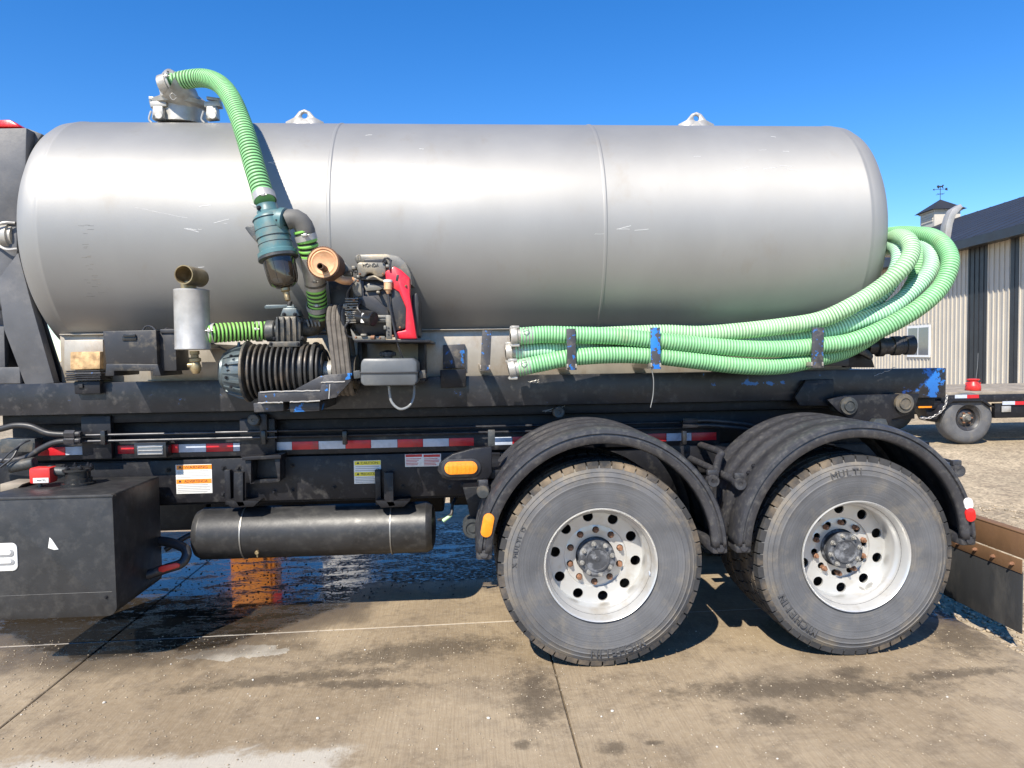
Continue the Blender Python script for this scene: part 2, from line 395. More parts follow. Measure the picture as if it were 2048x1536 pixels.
def gravel_material():
    m = mat('gravel', (.36, .285, .185), .9, var=.22, scale=.8, bump=.9, bscale=45, dirt=(.22, .165, .105), damt=.5, dscale=2.5)
    nn = m.node_tree
    v = nn.nodes.new('ShaderNodeTexVoronoi'); v.inputs['Scale'].default_value = 34
    g = nn.nodes.new('ShaderNodeNewGeometry'); nn.links.new(g.outputs['Position'], v.inputs['Vector'])
    b = nn.nodes['Principled BSDF']; src = b.inputs['Base Color'].links[0].from_socket
    x = nn.nodes.new('ShaderNodeMix'); x.data_type = 'RGBA'; x.blend_type = 'OVERLAY'; x.inputs[0].default_value = .45
    bw = nn.nodes.new('ShaderNodeRGBToBW'); nn.links.new(v.outputs['Color'], bw.inputs[0]); nn.links.new(src, x.inputs[6]); nn.links.new(bw.outputs[0], x.inputs[7])
    hs = nn.nodes.new('ShaderNodeHueSaturation'); hs.inputs['Saturation'].default_value = 1.0
    nn.links.new(x.outputs[2], hs.inputs['Color']); nn.links.new(hs.outputs[0], b.inputs['Base Color'])
gravel_material()
def gz(y):                                   # the yard climbs a little beyond the slab
    t = min(1, max(0, (y - 3.6) / 4.0)); return -.02 + .12 * t * t * (3 - 2 * t)
bm = bmesh.new()
xs = [-900, -200, -60, -25, -12, -6, 0, 3, 6, 9, 12, 16, 20, 25, 32, 45, 80, 200, 900]
ys = [-900, -200, -60, -20, -8, -4, 0, 3.6, 4, 4.4, 4.8, 5.2, 5.6, 6, 6.4, 6.8, 7.2, 7.6, 9, 14, 20, 30, 45, 80, 200, 900]
g = [[bm.verts.new((x, y, gz(y))) for x in xs] for y in ys]
for j in range(len(ys) - 1):
    for i in range(len(xs) - 1): bm.faces.new((g[j][i], g[j][i + 1], g[j + 1][i + 1], g[j + 1][i]))
mb = MB(); mb.bm.free(); mb.bm = bm
gr = mb.build('ground', 'gravel', recalc=False); gr['kind'] = 'structure'; gr['label'] = 'tan gravel yard around the concrete apron'
# concrete apron: cast panels with open joints
slab = bpy.data.objects.new('pavement', None); put(slab, (0, 0, 0)); slab['kind'] = 'structure'; slab['label'] = 'stained brown concrete apron under the truck'
XJ = [-7.2, -4.66, -2.127, .428, 2.94]
def jy(x): return .70 + x * .03
for i in range(len(XJ) - 1):
    a, c = XJ[i] + .004, XJ[i + 1] - .004
    for lo, hi in ((lambda x: -5.2, lambda x: jy(x) - .005), (lambda x: jy(x) + .005, lambda x: 3.55)):
        b = bmesh.new()
        q = [(a, lo(a)), (c, lo(c)), (c, hi(c)), (a, hi(a))]
        t = [b.verts.new((x, y, 0)) for x, y in q]; u = [b.verts.new((x, y, -.12)) for x, y in q]
        b.faces.new(t); b.faces.new(u[::-1])
        for k in range(4): b.faces.new((t[k], u[k], u[(k + 1) % 4], t[(k + 1) % 4]))
        bmesh.ops.recalc_face_normals(b, faces=b.faces[:])
        bmesh.ops.bevel(b, geom=[e for e in b.edges if all(v.co.z > -.01 for v in e.verts)], offset=.004, segments=1, affect='EDGES')
        mb = MB(); mb._join(b); mb.build('concrete_panel', 'concrete', slab, smooth=0)
mb = MB()
for i in range(len(XJ) - 1):                                       # pale strip low in the cross joint
    a, c = XJ[i] + .004, XJ[i + 1] - .004
    mb._faces([(a, jy(a) - .006, -.003), (c, jy(c) - .006, -.003), (c, jy(c) + .006, -.003), (a, jy(a) + .006, -.003)], [(0, 1, 2, 3)])
mb.build('joint_strip', 'pebble_white', slab, smooth=0)

def scatter(name, n, fn, smin, smax, m, label, cat, flat=.6):
    b = bmesh.new(); rnd = random.Random(len(name) * 13 + n)
    base = bmesh.new(); bmesh.ops.create_icosphere(base, subdivisions=1, radius=1); base.verts.index_update()
    V = [v.co.copy() for v in base.verts]; Fc = [[v.index for v in f.verts] for f in base.faces]; base.free()
    vs = []; fs = []
    for _ in range(n):
        x, y, z = fn(rnd); s = smin + (smax - smin) * rnd.random() ** 3; a = rnd.random() * 6.28
        sx, sy, sz = s * rnd.uniform(.7, 1.3), s * rnd.uniform(.6, 1.1), s * flat * rnd.uniform(.7, 1.1); k = len(vs)
        for v in V:
            q = v * rnd.uniform(.82, 1.15)
            px, py = q.x * sx, q.y * sy
            vs.append((x + px * math.cos(a) - py * math.sin(a), y + px * math.sin(a) + py * math.cos(a), z + q.z * sz + sz * .6))
        fs += [[i + k for i in f] for f in Fc]
    me = bpy.data.meshes.new(name); me.from_pydata(vs, [], fs); me.materials.append(MATS[m]); me.shade_smooth()
    o = bpy.data.objects.new(name, me); put(o, (0, 0, 0)); b.free()
    return tag(o, label, cat, kind='stuff')
def slabpt(r):
    return (r.uniform(-2.7, 2.8), -2.2 + 2.9 * r.random() ** .8, 0)
scatter('loose_grit', 9000, slabpt, .0014, .0062, 'pebble', 'fine tan grit strewn over the concrete', 'grit')
scatter('white_pebbles', 90, slabpt, .003, .011, 'pebble_white', 'scattered pale pebbles on the concrete', 'pebbles')
scatter('gravel_stones', 6000, lambda r: (2.95 + 5 * r.random() ** 1.6, r.uniform(-.6, 3.5), -.02), .006, .022, 'pebble', 'loose gravel stones beside the concrete edge', 'gravel')
scatter('mud_crumbs', 1400, lambda r: (r.gauss(-1.3, .8), 1.2 + abs(r.gauss(0, .55)), 0), .0015, .009, 'mud', 'dark crumbs of mud lying in the puddle', 'mud', .5)
scatter('dry_grass', 500, lambda r: (r.uniform(5.5, 6.6), r.uniform(8.5, 10.0), .10), .01, .05, 'grass', 'tuft of dry grass by the trailer', 'grass', 2.2)

# ================================================================== TRUCK
truck = thing('hooklift_truck', (0, 1.25, 0), 'black truck chassis on big dual wheels carrying the steel tank', 'truck')
YF = .82
# --- wheels
RT = .543
def tyre_mesh():
    mb = MB()
    prof = [(.292, .034), (.302, .020), (.318, .016), (.345, .010), (.375, .004), (.405, 0), (.430, .000), (.438, -.003), (.442, .001), (.462, .004), (.466, .001), (.471, .006),
            (.486, .012), (.490, .010), (.500, .018), (.512, .024), (.520, .03)]
    prof = [(.275, .06)] + prof
    q = prof + [(.520, .06), (.520, .255), (.520, .29)] + [(r, .315 - t) for r, t in prof[::-1][1:]]
    mb.lathe(q, (0, 0, 0), (0, 1, 0), 96, caps=False, mi=0)
    n = 50
    for k in range(n):                                    # shoulder and centre tread blocks
        for (ya, yb, off, w) in ((.020, .082, 0, .86), (.088, .150, .5, .9), (.156, .218, 0, .9), (.224, .292, .5, .86)):
            a0 = 2 * math.pi * (k + off) / n; a1 = a0 + 2 * math.pi / n * w; vs = []
            for (r, y, sh) in ((.508, ya, 0), (RT - (.006 if ya < .05 or yb > .26 else 0), ya + .006, .12 / n), (RT - (.004 if yb > .26 else 0), yb - .006, -.12 / n), (.508, yb, 0)):
                for a in (a0 + sh, a1 + sh): vs.append((r * math.sin(a), y, r * math.cos(a)))
            mb._faces(vs, [(0, 1, 3, 2), (2, 3, 5, 4), (4, 5, 7, 6), (0, 2, 4, 6), (1, 7, 5, 3)], 1)
    for k in range(n):                                    # little sipes cut beside each shoulder block
        a = 2 * math.pi * (k + .93) / n; vs = []
        for (r, y) in ((.505, .014), (.54, .022)):
            for da in (-.006, .006): vs.append((r * math.sin(a + da), y, r * math.cos(a + da)))
    me = bpy.data.meshes.new('tyre'); bmesh.ops.recalc_face_normals(mb.bm, faces=mb.bm.faces[:])
    mb.bm.to_mesh(me); mb.bm.free(); me.materials.append(MATS['tyre']); me.materials.append(MATS['tread'])
    me.shade_smooth(); me.set_sharp_from_angle(angle=R(30)); return me
def tyre_dust():                                           # road dust thickest near the tread, faint rings from scrubbing
    t = MATS['tyre'].node_tree; n = t.nodes; l = t.links; b = n['Principled BSDF']; src = b.inputs['Base Color'].links[0].from_socket; nrm = b.inputs['Normal'].links[0].from_socket
    tc = n.new('ShaderNodeTexCoord'); sp = n.new('ShaderNodeSeparateXYZ'); l.new(tc.outputs['Object'], sp.inputs[0])
    cb = n.new('ShaderNodeCombineXYZ'); l.new(sp.outputs[0], cb.inputs[0]); l.new(sp.outputs[2], cb.inputs[1]); ln = n.new('ShaderNodeVectorMath'); ln.operation = 'LENGTH'; l.new(cb.outputs[0], ln.inputs[0]); r = ln.outputs['Value']
    mr = n.new('ShaderNodeMapRange'); mr.inputs[1].default_value = .41; mr.inputs[2].default_value = .55; l.new(r, mr.inputs[0])
    ns = n.new('ShaderNodeTexNoise'); ns.inputs['Scale'].default_value = 7; ns.inputs['Detail'].default_value = 9; ns.inputs['Roughness'].default_value = .7; g = n.new('ShaderNodeNewGeometry'); l.new(g.outputs['Position'], ns.inputs['Vector'])
    m2 = n.new('ShaderNodeMapRange'); m2.inputs[1].default_value = .42; m2.inputs[2].default_value = .68; l.new(ns.outputs['Fac'], m2.inputs[0])
    mu = n.new('ShaderNodeMath'); mu.operation = 'MULTIPLY'; l.new(mr.outputs[0], mu.inputs[0]); l.new(m2.outputs[0], mu.inputs[1])
    mx = n.new('ShaderNodeMix'); mx.data_type = 'RGBA'; mx.inputs[7].default_value = (.25, .205, .145, 1); l.new(src, mx.inputs[6]); l.new(mu.outputs[0], mx.inputs[0])
    rn = n.new('ShaderNodeTexNoise'); rn.noise_dimensions = '1D'; rn.inputs['Scale'].default_value = 130; rn.inputs['Detail'].default_value = 3; l.new(r, rn.inputs['W'])
    m3 = n.new('ShaderNodeMapRange'); m3.inputs[1].default_value = .35; m3.inputs[2].default_value = .7; m3.inputs[3].default_value = .90; m3.inputs[4].default_value = 1.06; l.new(rn.outputs['Fac'], m3.inputs[0])
    ms = n.new('ShaderNodeVectorMath'); ms.operation = 'SCALE'; l.new(mx.outputs[2], ms.inputs[0]); l.new(m3.outputs[0], ms.inputs['Scale']); l.new(ms.outputs[0], b.inputs['Base Color'])
    bp = n.new('ShaderNodeBump'); bp.inputs['Strength'].default_value = .35; bp.inputs['Distance'].default_value = .003; l.new(rn.outputs['Fac'], bp.inputs['Height']); l.new(nrm, bp.inputs['Normal']); l.new(bp.outputs[0], b.inputs['Normal'])
tyre_dust()
TYRE = tyre_mesh()
def ring_with_holes(b, r0, r1, holes, hr, fy, n=60):
    edges = []
    def loop(cx, cz, r, m):
        v = [b.verts.new((cx + r * math.cos(2 * math.pi * k / m), 0, cz + r * math.sin(2 * math.pi * k / m))) for k in range(m)]
        for k in range(m): edges.append(b.edges.new((v[k], v[(k + 1) % m])))
    loop(0, 0, r0, n); loop(0, 0, r1, n)
    for cx, cz in holes: loop(cx, cz, hr, 18)
    g = bmesh.ops.triangle_fill(b, edges=edges, use_beauty=True)
    vv = set(v for e in edges for v in e.verts)
    for v in vv: v.co.y = fy(math.hypot(v.co.x, v.co.z))
def disc_mesh():
    b = bmesh.new()
    hs = [(.222 * math.cos(R(36 * k + 28)), .222 * math.sin(R(36 * k + 28))) for k in range(10)]
    ss = [(.1425 * math.cos(R(36 * k + 16)), .1425 * math.sin(R(36 * k + 16))) for k in range(10)]
    ring_with_holes(b, .106, .176, ss, .0185, lambda r: .205)
    ring_with_holes(b, .1795, .262, hs, .028, lambda r: .192)
    v0 = [b.verts.new((.176 * math.cos(2 * math.pi * k / 60), .205, .176 * math.sin(2 * math.pi * k / 60))) for k in range(60)]
    v1 = [b.verts.new((.1795 * math.cos(2 * math.pi * k / 60), .192, .1795 * math.sin(2 * math.pi * k / 60))) for k in range(60)]
    for k in range(60): b.faces.new((v0[k], v0[(k + 1) % 60], v1[(k + 1) % 60], v1[k]))
    bmesh.ops.remove_doubles(b, verts=b.verts[:], dist=.0004)
    me = bpy.data.meshes.new('wheel_disc'); bmesh.ops.recalc_face_normals(b, faces=b.faces[:]); b.to_mesh(me); b.free()
    me.materials.append(MATS['wheel_alu']); return me, ss
DISC, STUDS = disc_mesh()
mb = MB(); mb.lathe([(.286, .034), (.298, .026), (.301, .012), (.297, .006), (.291, .010), (.288, .022), (.281, .034), (.276, .060), (.270, .075), (.262, .085), (.256, .100), (.255, .150), (.258, .19), (.262, .22), (.285, .25), (.292, .28)], (0, 0, 0), (0, 1, 0), 72, caps=False)
RIM = protomesh(mb, 'rim', 'wheel_alu', 50)
mb = MB(); mb.lathe([(.0, .118), (.012, .118), (.016, .121), (.055, .121), (.058, .117), (.066, .117), (.068, .124), (.098, .126), (.100, .132), (.100, .142), (.086, .146), (.084, .205), (.107, .215), (.107, .26)], (0, 0, 0), (0, 1, 0), 40, caps=False)
HUB = protomesh(mb, 'hub_cap', 'hub_black', 30)
mb = MB(); mb.cyl((0, 0, 0), (0, -.012, 0), .0105, n=6, bev=.001); mb.cyl((0, -.012, 0), (0, -.024, 0), .0062, n=8, bev=.001); mb.cyl((0, .003, 0), (0, -.002, 0), .014, n=14, bev=.0005)
HBOLT = protomesh(mb, 'hub_bolt', 'nut_grey')
mb = MB(); mb.cyl((0, .012, 0), (0, -.022, 0), .0155, n=6, bev=.003); mb.cyl((0, -.02, 0), (0, -.034, 0), .0095, n=10, bev=.001)
NUT = protomesh(mb, 'wheel_nut', 'nut_rust')
mb = MB(); mb.cyl((0, .003, 0), (0, -.010, 0), .011, n=6, bev=.002); mb.cyl((0, -.01, 0), (0, -.020, 0), .006, n=8, bev=.001); mb.cyl((0, .004, 0), (0, -.002, 0), .016, n=14, bev=.0005)
BOLT = protomesh(mb, 'bolt', 'black_paint')
TXT = []
def wheel(x, spin, words, label):
    c = Vector((x, 0, RT))
    d = inst(DISC, 'wheel', c, truck, (0, spin, 0)); md = d.modifiers.new('thick', 'SOLIDIFY'); md.thickness = .012; md.offset = -1
    d['label'] = label
    inst(RIM, 'rim', c, d); inst(TYRE, 'tyre', c, d)
    o = inst(HUB, 'hub_cap', c, d)
    for k in range(8):
        a = R(45 * k + 12); inst(HBOLT, 'hub_bolt', c + Vector((.084 * math.cos(a), .126, .084 * math.sin(a))), d)
    for sx, sz in STUDS: inst(NUT, 'wheel_nut', c + Vector((sx, .196, sz)), d)
    for word, a0, r, size in words:                       # raised lettering round the sidewall, tops outward
        wd = sum(.62 if ch == 'I' else (1.1 if ch == 'M' else 1.) for ch in word); t = 0
        for ch in word:
            cw = .52 if ch == 'I' else (1.1 if ch == 'M' else 1.)
            a = a0 + (wd / 2 - t - cw / 2) * size * .74 / r; t += cw
            if ch == ' ': continue
            o = text('sidewall_letter', ch, size, c + Vector((r * math.cos(a), .0045, r * math.sin(a))), 'tyre_mark', d, depth=.008)
            o.rotation_euler = (Matrix.Rotation(-(a - math.pi / 2), 3, 'Y') @ Matrix.Rotation(math.pi / 2, 3, 'X')).to_euler()
    # undo the disc's spin for the children by turning them back
    for ch in d.children:
        p = ch.location.copy(); ch.location = Matrix.Rotation(-spin, 3, 'Y') @ p
        ch.rotation_euler = (Matrix.Rotation(-spin, 3, 'Y') @ ch.rotation_euler.to_matrix()).to_euler()
    return d
X1, X2 = .676, 2.048
w1 = wheel(X1, 0., [('MICHELIN', R(-80), .455, .056), ('X MULTI D', R(165), .452, .034)], 'wheel with grey dusty hub cap and blue weight mark')
w2 = wheel(X2, R(8), [('MULTI', R(98), .455, .052), ('MICHELIN', R(222), .455, .056)], 'wheel with rusty scraped hub cap')
mb = MB(); mb.lathe([(.12, .0), (.26, .03), (.286, .03), (.30, .0)], (0, 0, 0), (0, 1, 0), 40, caps=True); BACK = protomesh(mb, 'inner_rim', 'black_paint')
for x in (X1, X2):
    for y in (.335, 1.85, 2.185):
        d = inst(TYRE, 'tyre', (x, y, RT), truck); inst(BACK, 'rim', (x, y + .04, RT), d); inst(BACK, 'rim', (x, y + .24, RT), d)
    MB().cyl((x, .2, RT), (x, 2.3, RT), .09, n=16).build('axle', 'frame_black', truck)
    mb = MB(); mb.lathe([(.02, -.24), (.12, -.2), (.2, -.08), (.2, .08), (.12, .2), (.02, .24)], (x, 1.25, RT + .02), (0, 1, 0), 20); mb.build('differential', 'frame_black', truck)

mb = MB(); pill_c = Vector((X1 + .262, .045, RT - .06)); mb.box(pill_c, (.004, .022, .02), .001); mb.build('balance_mark', 'tape_white', w1)
MB().tube([Vector((X2 + .14, .17, RT - .20)), Vector((X2 + .155, .12, RT - .215)), Vector((X2 + .17, .10, RT - .222))], .0045, 8).build('valve_stem', 'galv', w2)
# --- fenders
def fender(x, a0, a1, label):
    prof = [(.572, .030), (.576, .004), (.582, -.004), (.604, -.006), (.608, .004), (.622, .006), (.627, -.004), (.640, -.002), (.648, .012), (.652, .05), (.652, .12),
            (.644, .13), (.644, .20), (.652, .21), (.652, .28), (.644, .29), (.644, .36), (.652, .37), (.652, .44), (.644, .45), (.644, .52), (.652, .53), (.652, .60), (.60, .61)]
    n = 56; vs = []; fs = []; m = len(prof)
    for k in range(n + 1):
        a = a0 + (a1 - a0) * k / n
        for r, y in prof: vs.append((x + r * math.cos(a), y - .035, .612 + r * math.sin(a)))
    for k in range(n):
        for j in range(m - 1): fs.append((k * m + j, k * m + j + 1, (k + 1) * m + j + 1, (k + 1) * m + j))
    mb = MB(); mb._faces(vs, fs); f = mb.build('fender', 'fender_plastic', truck, smooth=50, solid=.007); f['label'] = label
    for a in (a0, a1):
        p = Vector((x + .612 * math.cos(a), -.03, .612 + .612 * math.sin(a)))
        mb = MB(); mb.box(p + Vector((0, .30, -.012)), (.082, .60, .055), .012); mb.yc  # end cap moulding
        e = mb.build('end_cap', 'fender_plastic', f); 
        MB().cyl(p + Vector((0, -.004, -.008)), p + Vector((0, -.009, -.008)), .020).build('button', 'fender_plastic', e)
    return f
f1 = fender(X1 + .004, R(2), R(177), 'fender with orange reflector on its front end')
f2 = fender(X2 - .02, R(2), R(178), 'fender with red and white reflector on its rear end')
def pill(mb, px, py, Y, w, h, d, tilt=0):
    p = W(px, py, Y); k = PM(Y); w *= k; h *= k; r = min(w, h) / 2; pts = []
    for i in range(24):
        a = 2 * math.pi * i / 24; ex = (w / 2 - r) * (1 if math.cos(a) > 0 else -1); ez = (h / 2 - r) * (1 if math.sin(a) > 0 else -1)
        x, z = r * math.cos(a) + ex, r * math.sin(a) + ez
        pts.append((p.x + x * math.cos(tilt) - z * math.sin(tilt), p.z + x * math.sin(tilt) + z * math.cos(tilt)))
    mb.prism(pts, Y, Y + d, .0015); return mb
pill(MB(), 975, 1051, -.052, 23, 49, .012, R(-12)).build('reflector', 'amber', f1)
pill(MB(), 1942, 1030, -.052, 22, 30, .012, R(10)).build('reflector', 'red_lens', f2)
pill(MB(), 1938, 1008, -.050, 19, 26, .010, R(12)).build('reflector', 'white_lens', f2)
# fender arms: pipes from the frame with clamp ends
for (x, y, Yn, x2, y2, pr) in ((1427, 962, .10, 1440, 905, f1), (1481, 968, .03, 1418, 935, f2), (1919, 942, .08, 1880, 925, f2), (967, 982, .12, 985, 950, f1)):
    a = W(x, y, Yn); bnd = W(x2, y2, .45); e = Vector((bnd.x, YF, bnd.z))
    mb = MB(); mb.tube([a, a.lerp(bnd, .75), bnd, e], .021, 14)
    arm = mb.build('support_arm', 'fender_plastic', truck)
    mb = MB(); mb.lathe([(.013, .03), (.013, 0), (.031, -.002), (.033, .004), (.033, .04), (.026, .045)], a + Vector((0, -.004, 0)), (0, 1, 0), 20, caps=False); mb.build('clamp', 'fender_plastic', arm)
    MB().box(a + Vector((.0, .03, .04)), (.05, .03, .03), .004).build('bracket', 'fender_plastic', arm)
for px, py in ((1507, 932), (1497, 946), (1478, 992), (1470, 1010), (1459, 1048)):
    inst(BOLT, 'bolt', W(px, py, .10), f2, None, (.8, .8, .8))

# --- chassis frame
zt = W(700, 912, YF).z; zb = W(700, 1000, YF).z
fr = MB().bb(-3.3, 3.0, YF, YF + .012, zb, zt).bb(-3.3, 3.0, YF, YF + .08, zb - .002, zb + .010).bb(-3.3, 3.0, YF, YF + .08, zt - .010, zt + .002)
fr = fr.build('chassis_rail', 'frame_black', truck)
MB().bb(-2.6, 3.0, 1.67, 1.682, zb, zt).bb(-2.6, 3.0, 1.60, 1.68, zb, zb + .01).build('chassis_rail', 'frame_black', truck)
for x in (-2.4, -1.2, -.1, 1.3, 2.7): MB().bb(x, x + .12, YF + .01, 1.668, zb + .02, zt - .02).build('crossmember', 'frame_black', truck)
# doubler plate with slanted ends, its own edge proud of the rail
MB().pp([(300, 922), (545, 914), (905, 905), (1000, 905), (1000, 985), (860, 992), (720, 996), (480, 1003), (345, 1006), (325, 995), (300, 990)], YF - .014, YF - .001, .003).build('frame_plate', 'black_paint', truck)
MB().pp([(1330, 890), (1500, 885), (1500, 930), (1462, 945), (1370, 945)], YF - .02, YF - .001, .003).build('frame_plate', 'black_paint', truck)
for px, py in ((336, 940), (336, 991), (447, 936), (477, 936), (585, 931), (585, 981), (549, 983), (447, 988), (477, 985), (668, 975), (806, 973), (900, 975), (925, 970),
               (1372, 903), (1401, 903), (1390, 935), (1430, 935)):
    inst(BOLT, 'bolt', W(px, py, YF - .016), fr)
# upper side rails of the hook-lift, one under the other
ZR = W(700, 852, .80).z
MB().bb(-2.75, 3.0, .775, .79, W(700, 836, .775).z, W(700, 818, .775).z, .002).build('lift_rail', 'frame_black', truck)
MB().bb(-2.75, 2.75, .86, .875, W(700, 912, .86).z + .003, W(700, 836, .86).z - .004, .002).build('lift_rail', 'frame_black', truck)
MB().bb(-2.75, 2.95, .90, 1.60, W(700, 862, .90).z, W(700, 820, .90).z, .002).build('lift_deck', 'frame_black', truck)
rail = MB().bb(W(70, 890, .795).x, W(1440, 880, .795).x, .795, .83, W(700, 908, .795).z + .004, W(700, 872, .795).z, .003).build('marker_rail', 'black_paint', truck)
# retroreflective tape: alternating strips, each a strip of its own
ztape = W(700, 889, .793).z; hw = .0245
edges = [(75, 130, 'r'), (130, 168, 'w'), (235, 268, 'r'), (336, 357, 'r'), (357, 412, 'w'), (412, 466, 'r'), (466, 480, 'w'),
         (551, 584, 'w'), (584, 637, 'r'), (637, 691, 'w'), (691, 742, 'r'), (742, 795, 'w'), (795, 846, 'r'), (846, 898, 'w'), (898, 948, 'r'), (978, 1025, 'w'), (1025, 1080, 'r'),
         (1275, 1333, 'r'), (1333, 1383, 'w'), (1383, 1433, 'r')]
for a, c, k in edges:
    MB().bb(W(a, 890, .792).x + .001, W(c, 890, .792).x - .001, .7915, .7945, ztape - hw, ztape + hw, .0005).build('reflective_strip', 'tape_red' if k == 'r' else 'tape_white', rail)
# uprights hanging from the lift, with the wedge bracket
for x0, x1, y0, y1, Y0 in ((163, 222, 832, 918, .755), (480, 550, 838, 914, .755)):
    MB().pb(x0, y0, x1, y1, Y0, .80, .003).build('hanger_post', 'black_paint', truck)
MB().pp([(484, 914), (562, 910), (562, 917), (484, 921)], .66, YF - .015, .002).pp([(490, 921), (502, 921), (502, 967), (500, 967)], .68, YF - .015, .001).pp([(549, 918), (560, 917), (560, 962), (556, 962)], .68, YF - .015, .001).pp([(500, 960), (558, 958), (558, 964), (500, 968)], .74, YF - .015, .001).build('wedge_bracket', 'black_paint', truck)
# hydraulic lines and clamps
for dy, nm in ((0, 0), (12, 1)):
    zl = W(300, 868 + dy, .73).z
    MB().cyl((W(158, 870, .73).x, .73, zl), (W(555, 870, .73).x, .73, zl), .0085, n=12).build('hydraulic_line', 'line_steel', truck)
    MB().cyl((W(555, 870, .73).x, .745, zl), (W(1430, 850, .745).x, .745, zl), .0085, n=12).build('hydraulic_line', 'black_paint', truck)
    MB().tube([W(1372, 842 + dy * .8, .70), W(1420, 841 + dy * .8, .70), W(1490, 848 + dy * .8, .72), W(1530, 858 + dy, .78)], .012, 12).build('hydraulic_hose', 'engine_black', truck)
    MB().pc(1365, 842 + dy * .8, 1395, 841 + dy * .8, .70, 5, n=6).build('hose_fitting', 'line_steel', truck)
for px in (208, 528, 1368, 690):
    c = W(px, 875, .72); MB().box(c, (.028, .035, .085), .006).build('line_clamp', 'black_gloss', truck)
for pts in ([(-30, 862), (0, 858), (30, 851), (62, 853), (95, 866), (130, 869), (160, 868)], [(-30, 917), (10, 921), (50, 916), (85, 896), (115, 884), (160, 881)]):
    MB().tube([W(x, y, .70) for x, y in pts], .018, 14).build('hydraulic_hose', 'engine_black', truck)
    x, y = pts[-1]; MB().pc(x - 30, y, x - 8, y, .70, 8, n=6).pc(x - 8, y, x + 3, y, .70, 6, n=6).build('hose_fitting', 'line_steel', truck)
MB().tube([W(0, 935, .6), W(25, 915, .62), W(40, 890, .66), W(60, 880, .7)], .006, 8).tube([W(0, 925, .6), W(20, 905, .62), W(50, 884, .66)], .005, 8).build('cable', 'engine_black', truck)
MB().pb(0, 878, 70, 905, .72, .8, .004).pc(20, 935, 70, 925, .66, 11).build('valve_block', 'cast_dark', truck)
# rear pivot: cheek plate with two rollers
pv = MB().pp([(1655, 800), (1690, 790), (1840, 788), (1832, 812), (1820, 828), (1785, 838), (1770, 862), (1745, 850), (1700, 838), (1676, 822)], .60, .63, .006).build('pivot_plate', 'black_paint', truck)
for px, py, r in ((1700, 812, 18), (1811, 807, 20)):
    p = W(px, py, .575); mb = MB(); mb.lathe([(.0, 0), (r * .5 * PM(.57), 0), (r * .55 * PM(.57), -.006), (r * .62 * PM(.57), -.006), (r * .68 * PM(.57), .004), (r * PM(.57), .006), (r * PM(.57), .16)], p, (0, 1, 0), 32); mb.build('roller', 'cast_dark', pv)
MB().pp([(1590, 795), (1612, 760), (1668, 758), (1668, 812), (1600, 812)], .66, .69, .006).build('stop_plate', 'black_paint', truck)
MB().pp([(1738, 855), (1752, 838), (1772, 838), (1782, 862)], .55, .60, .004).build('pivot_foot', 'cast_dark', truck)
for px, py in ((507, 840), (1118, 825)):
    p = W(px, py, .70); mb = MB(); mb.lathe([(0, 0), (.010, 0), (.012, -.004), (.030, -.006), (.036, 0), (.036, .06)], p, (0, 1, 0), 28); mb.build('guide_roller', 'cast_dark', truck)
MB().pb(519, 828, 534, 880, .72, .76, .004).build('roller_bracket', 'black_paint', truck)

# --- air tank with hangers
ya = .87; a, c = W(392, 1064, ya), W(872, 1056, ya); zc_ = (a.z + c.z) / 2; ra = 51.5 * PM(.80); L = c.x - a.x
mb = MB(); mb.lathe([(.02, 0), (ra * .6, .006), (ra * .88, .02), (ra, .055), (ra, .06), (ra * .995, .062), (ra * .995, L - .062), (ra, L - .06), (ra, L - .055), (ra * .88, L - .02), (ra * .6, L - .006), (.02, L)], (a.x, ya, zc_), (1, 0, 0), 40)
at_ = mb.build('air_tank', 'box_black', truck)
for px in (479, 780):
    x = W(px, 1060, .72).x; mb = MB()
    mb.lathe([(ra + .001, -.004), (ra + .004, -.004), (ra + .004, .004), (ra + .001, .004)], (x, ya, zc_), (1, 0, 0), 40, caps=False); mb.build('strap', 'wire_steel', at_)
    MB().pp([(px - 12, 945), (px + 7, 945), (px + 7, 1000), (px + 12, 1012), (px - 2, 1014), (px - 12, 998)], .70, .74, .004).pb(px - 30, 940, px - 18, 1010, .76, .80, .005).build('hanger', 'black_paint', truck)
    MB().pp([(px - 30, 1002), (px + 40, 1002), (px + 28, 1014), (px - 18, 1016)], .70, .98, .006).build('saddle', 'frame_black', truck)
p = W(516, 1103, .74); MB().cyl(p, p + Vector((0, -.03, 0)), .012).cyl(p + Vector((0, -.02, 0)), p + Vector((.002, -.02, -.03)), .007, .004).build('drain_cock', 'brass', at_)
MB().tube([W(876, 1040, .85), W(892, 1036, .83), W(903, 1027, .82), W(905, 1010, .86), W(915, 990, .95)], .010, 10).build('air_hose', 'engine_black', truck)
MB().pc(886, 1042, 903, 1030, .82, 4, rp2=3).build('hose_tip', 'hose_pale', truck)

MB().bb(-1.98, -.2, 1.9, 2.42, .42, 1.0, .02).build('shade_box', 'frame_black', truck)  # unseen far-side boxes, added to keep the gap below the frame dark
MB().bb(-.15, .1, 1.75, 2.35, .5, 1.1, .02).build('shade_box', 'frame_black', truck)
MB().bb(-3.7, -2.0, 1.9, 2.42, .33, 1.02, .04).build('fuel_or_shade_box', 'box_black', truck)  # unseen, added to block bright ground and a sky reflection; no real fuel box
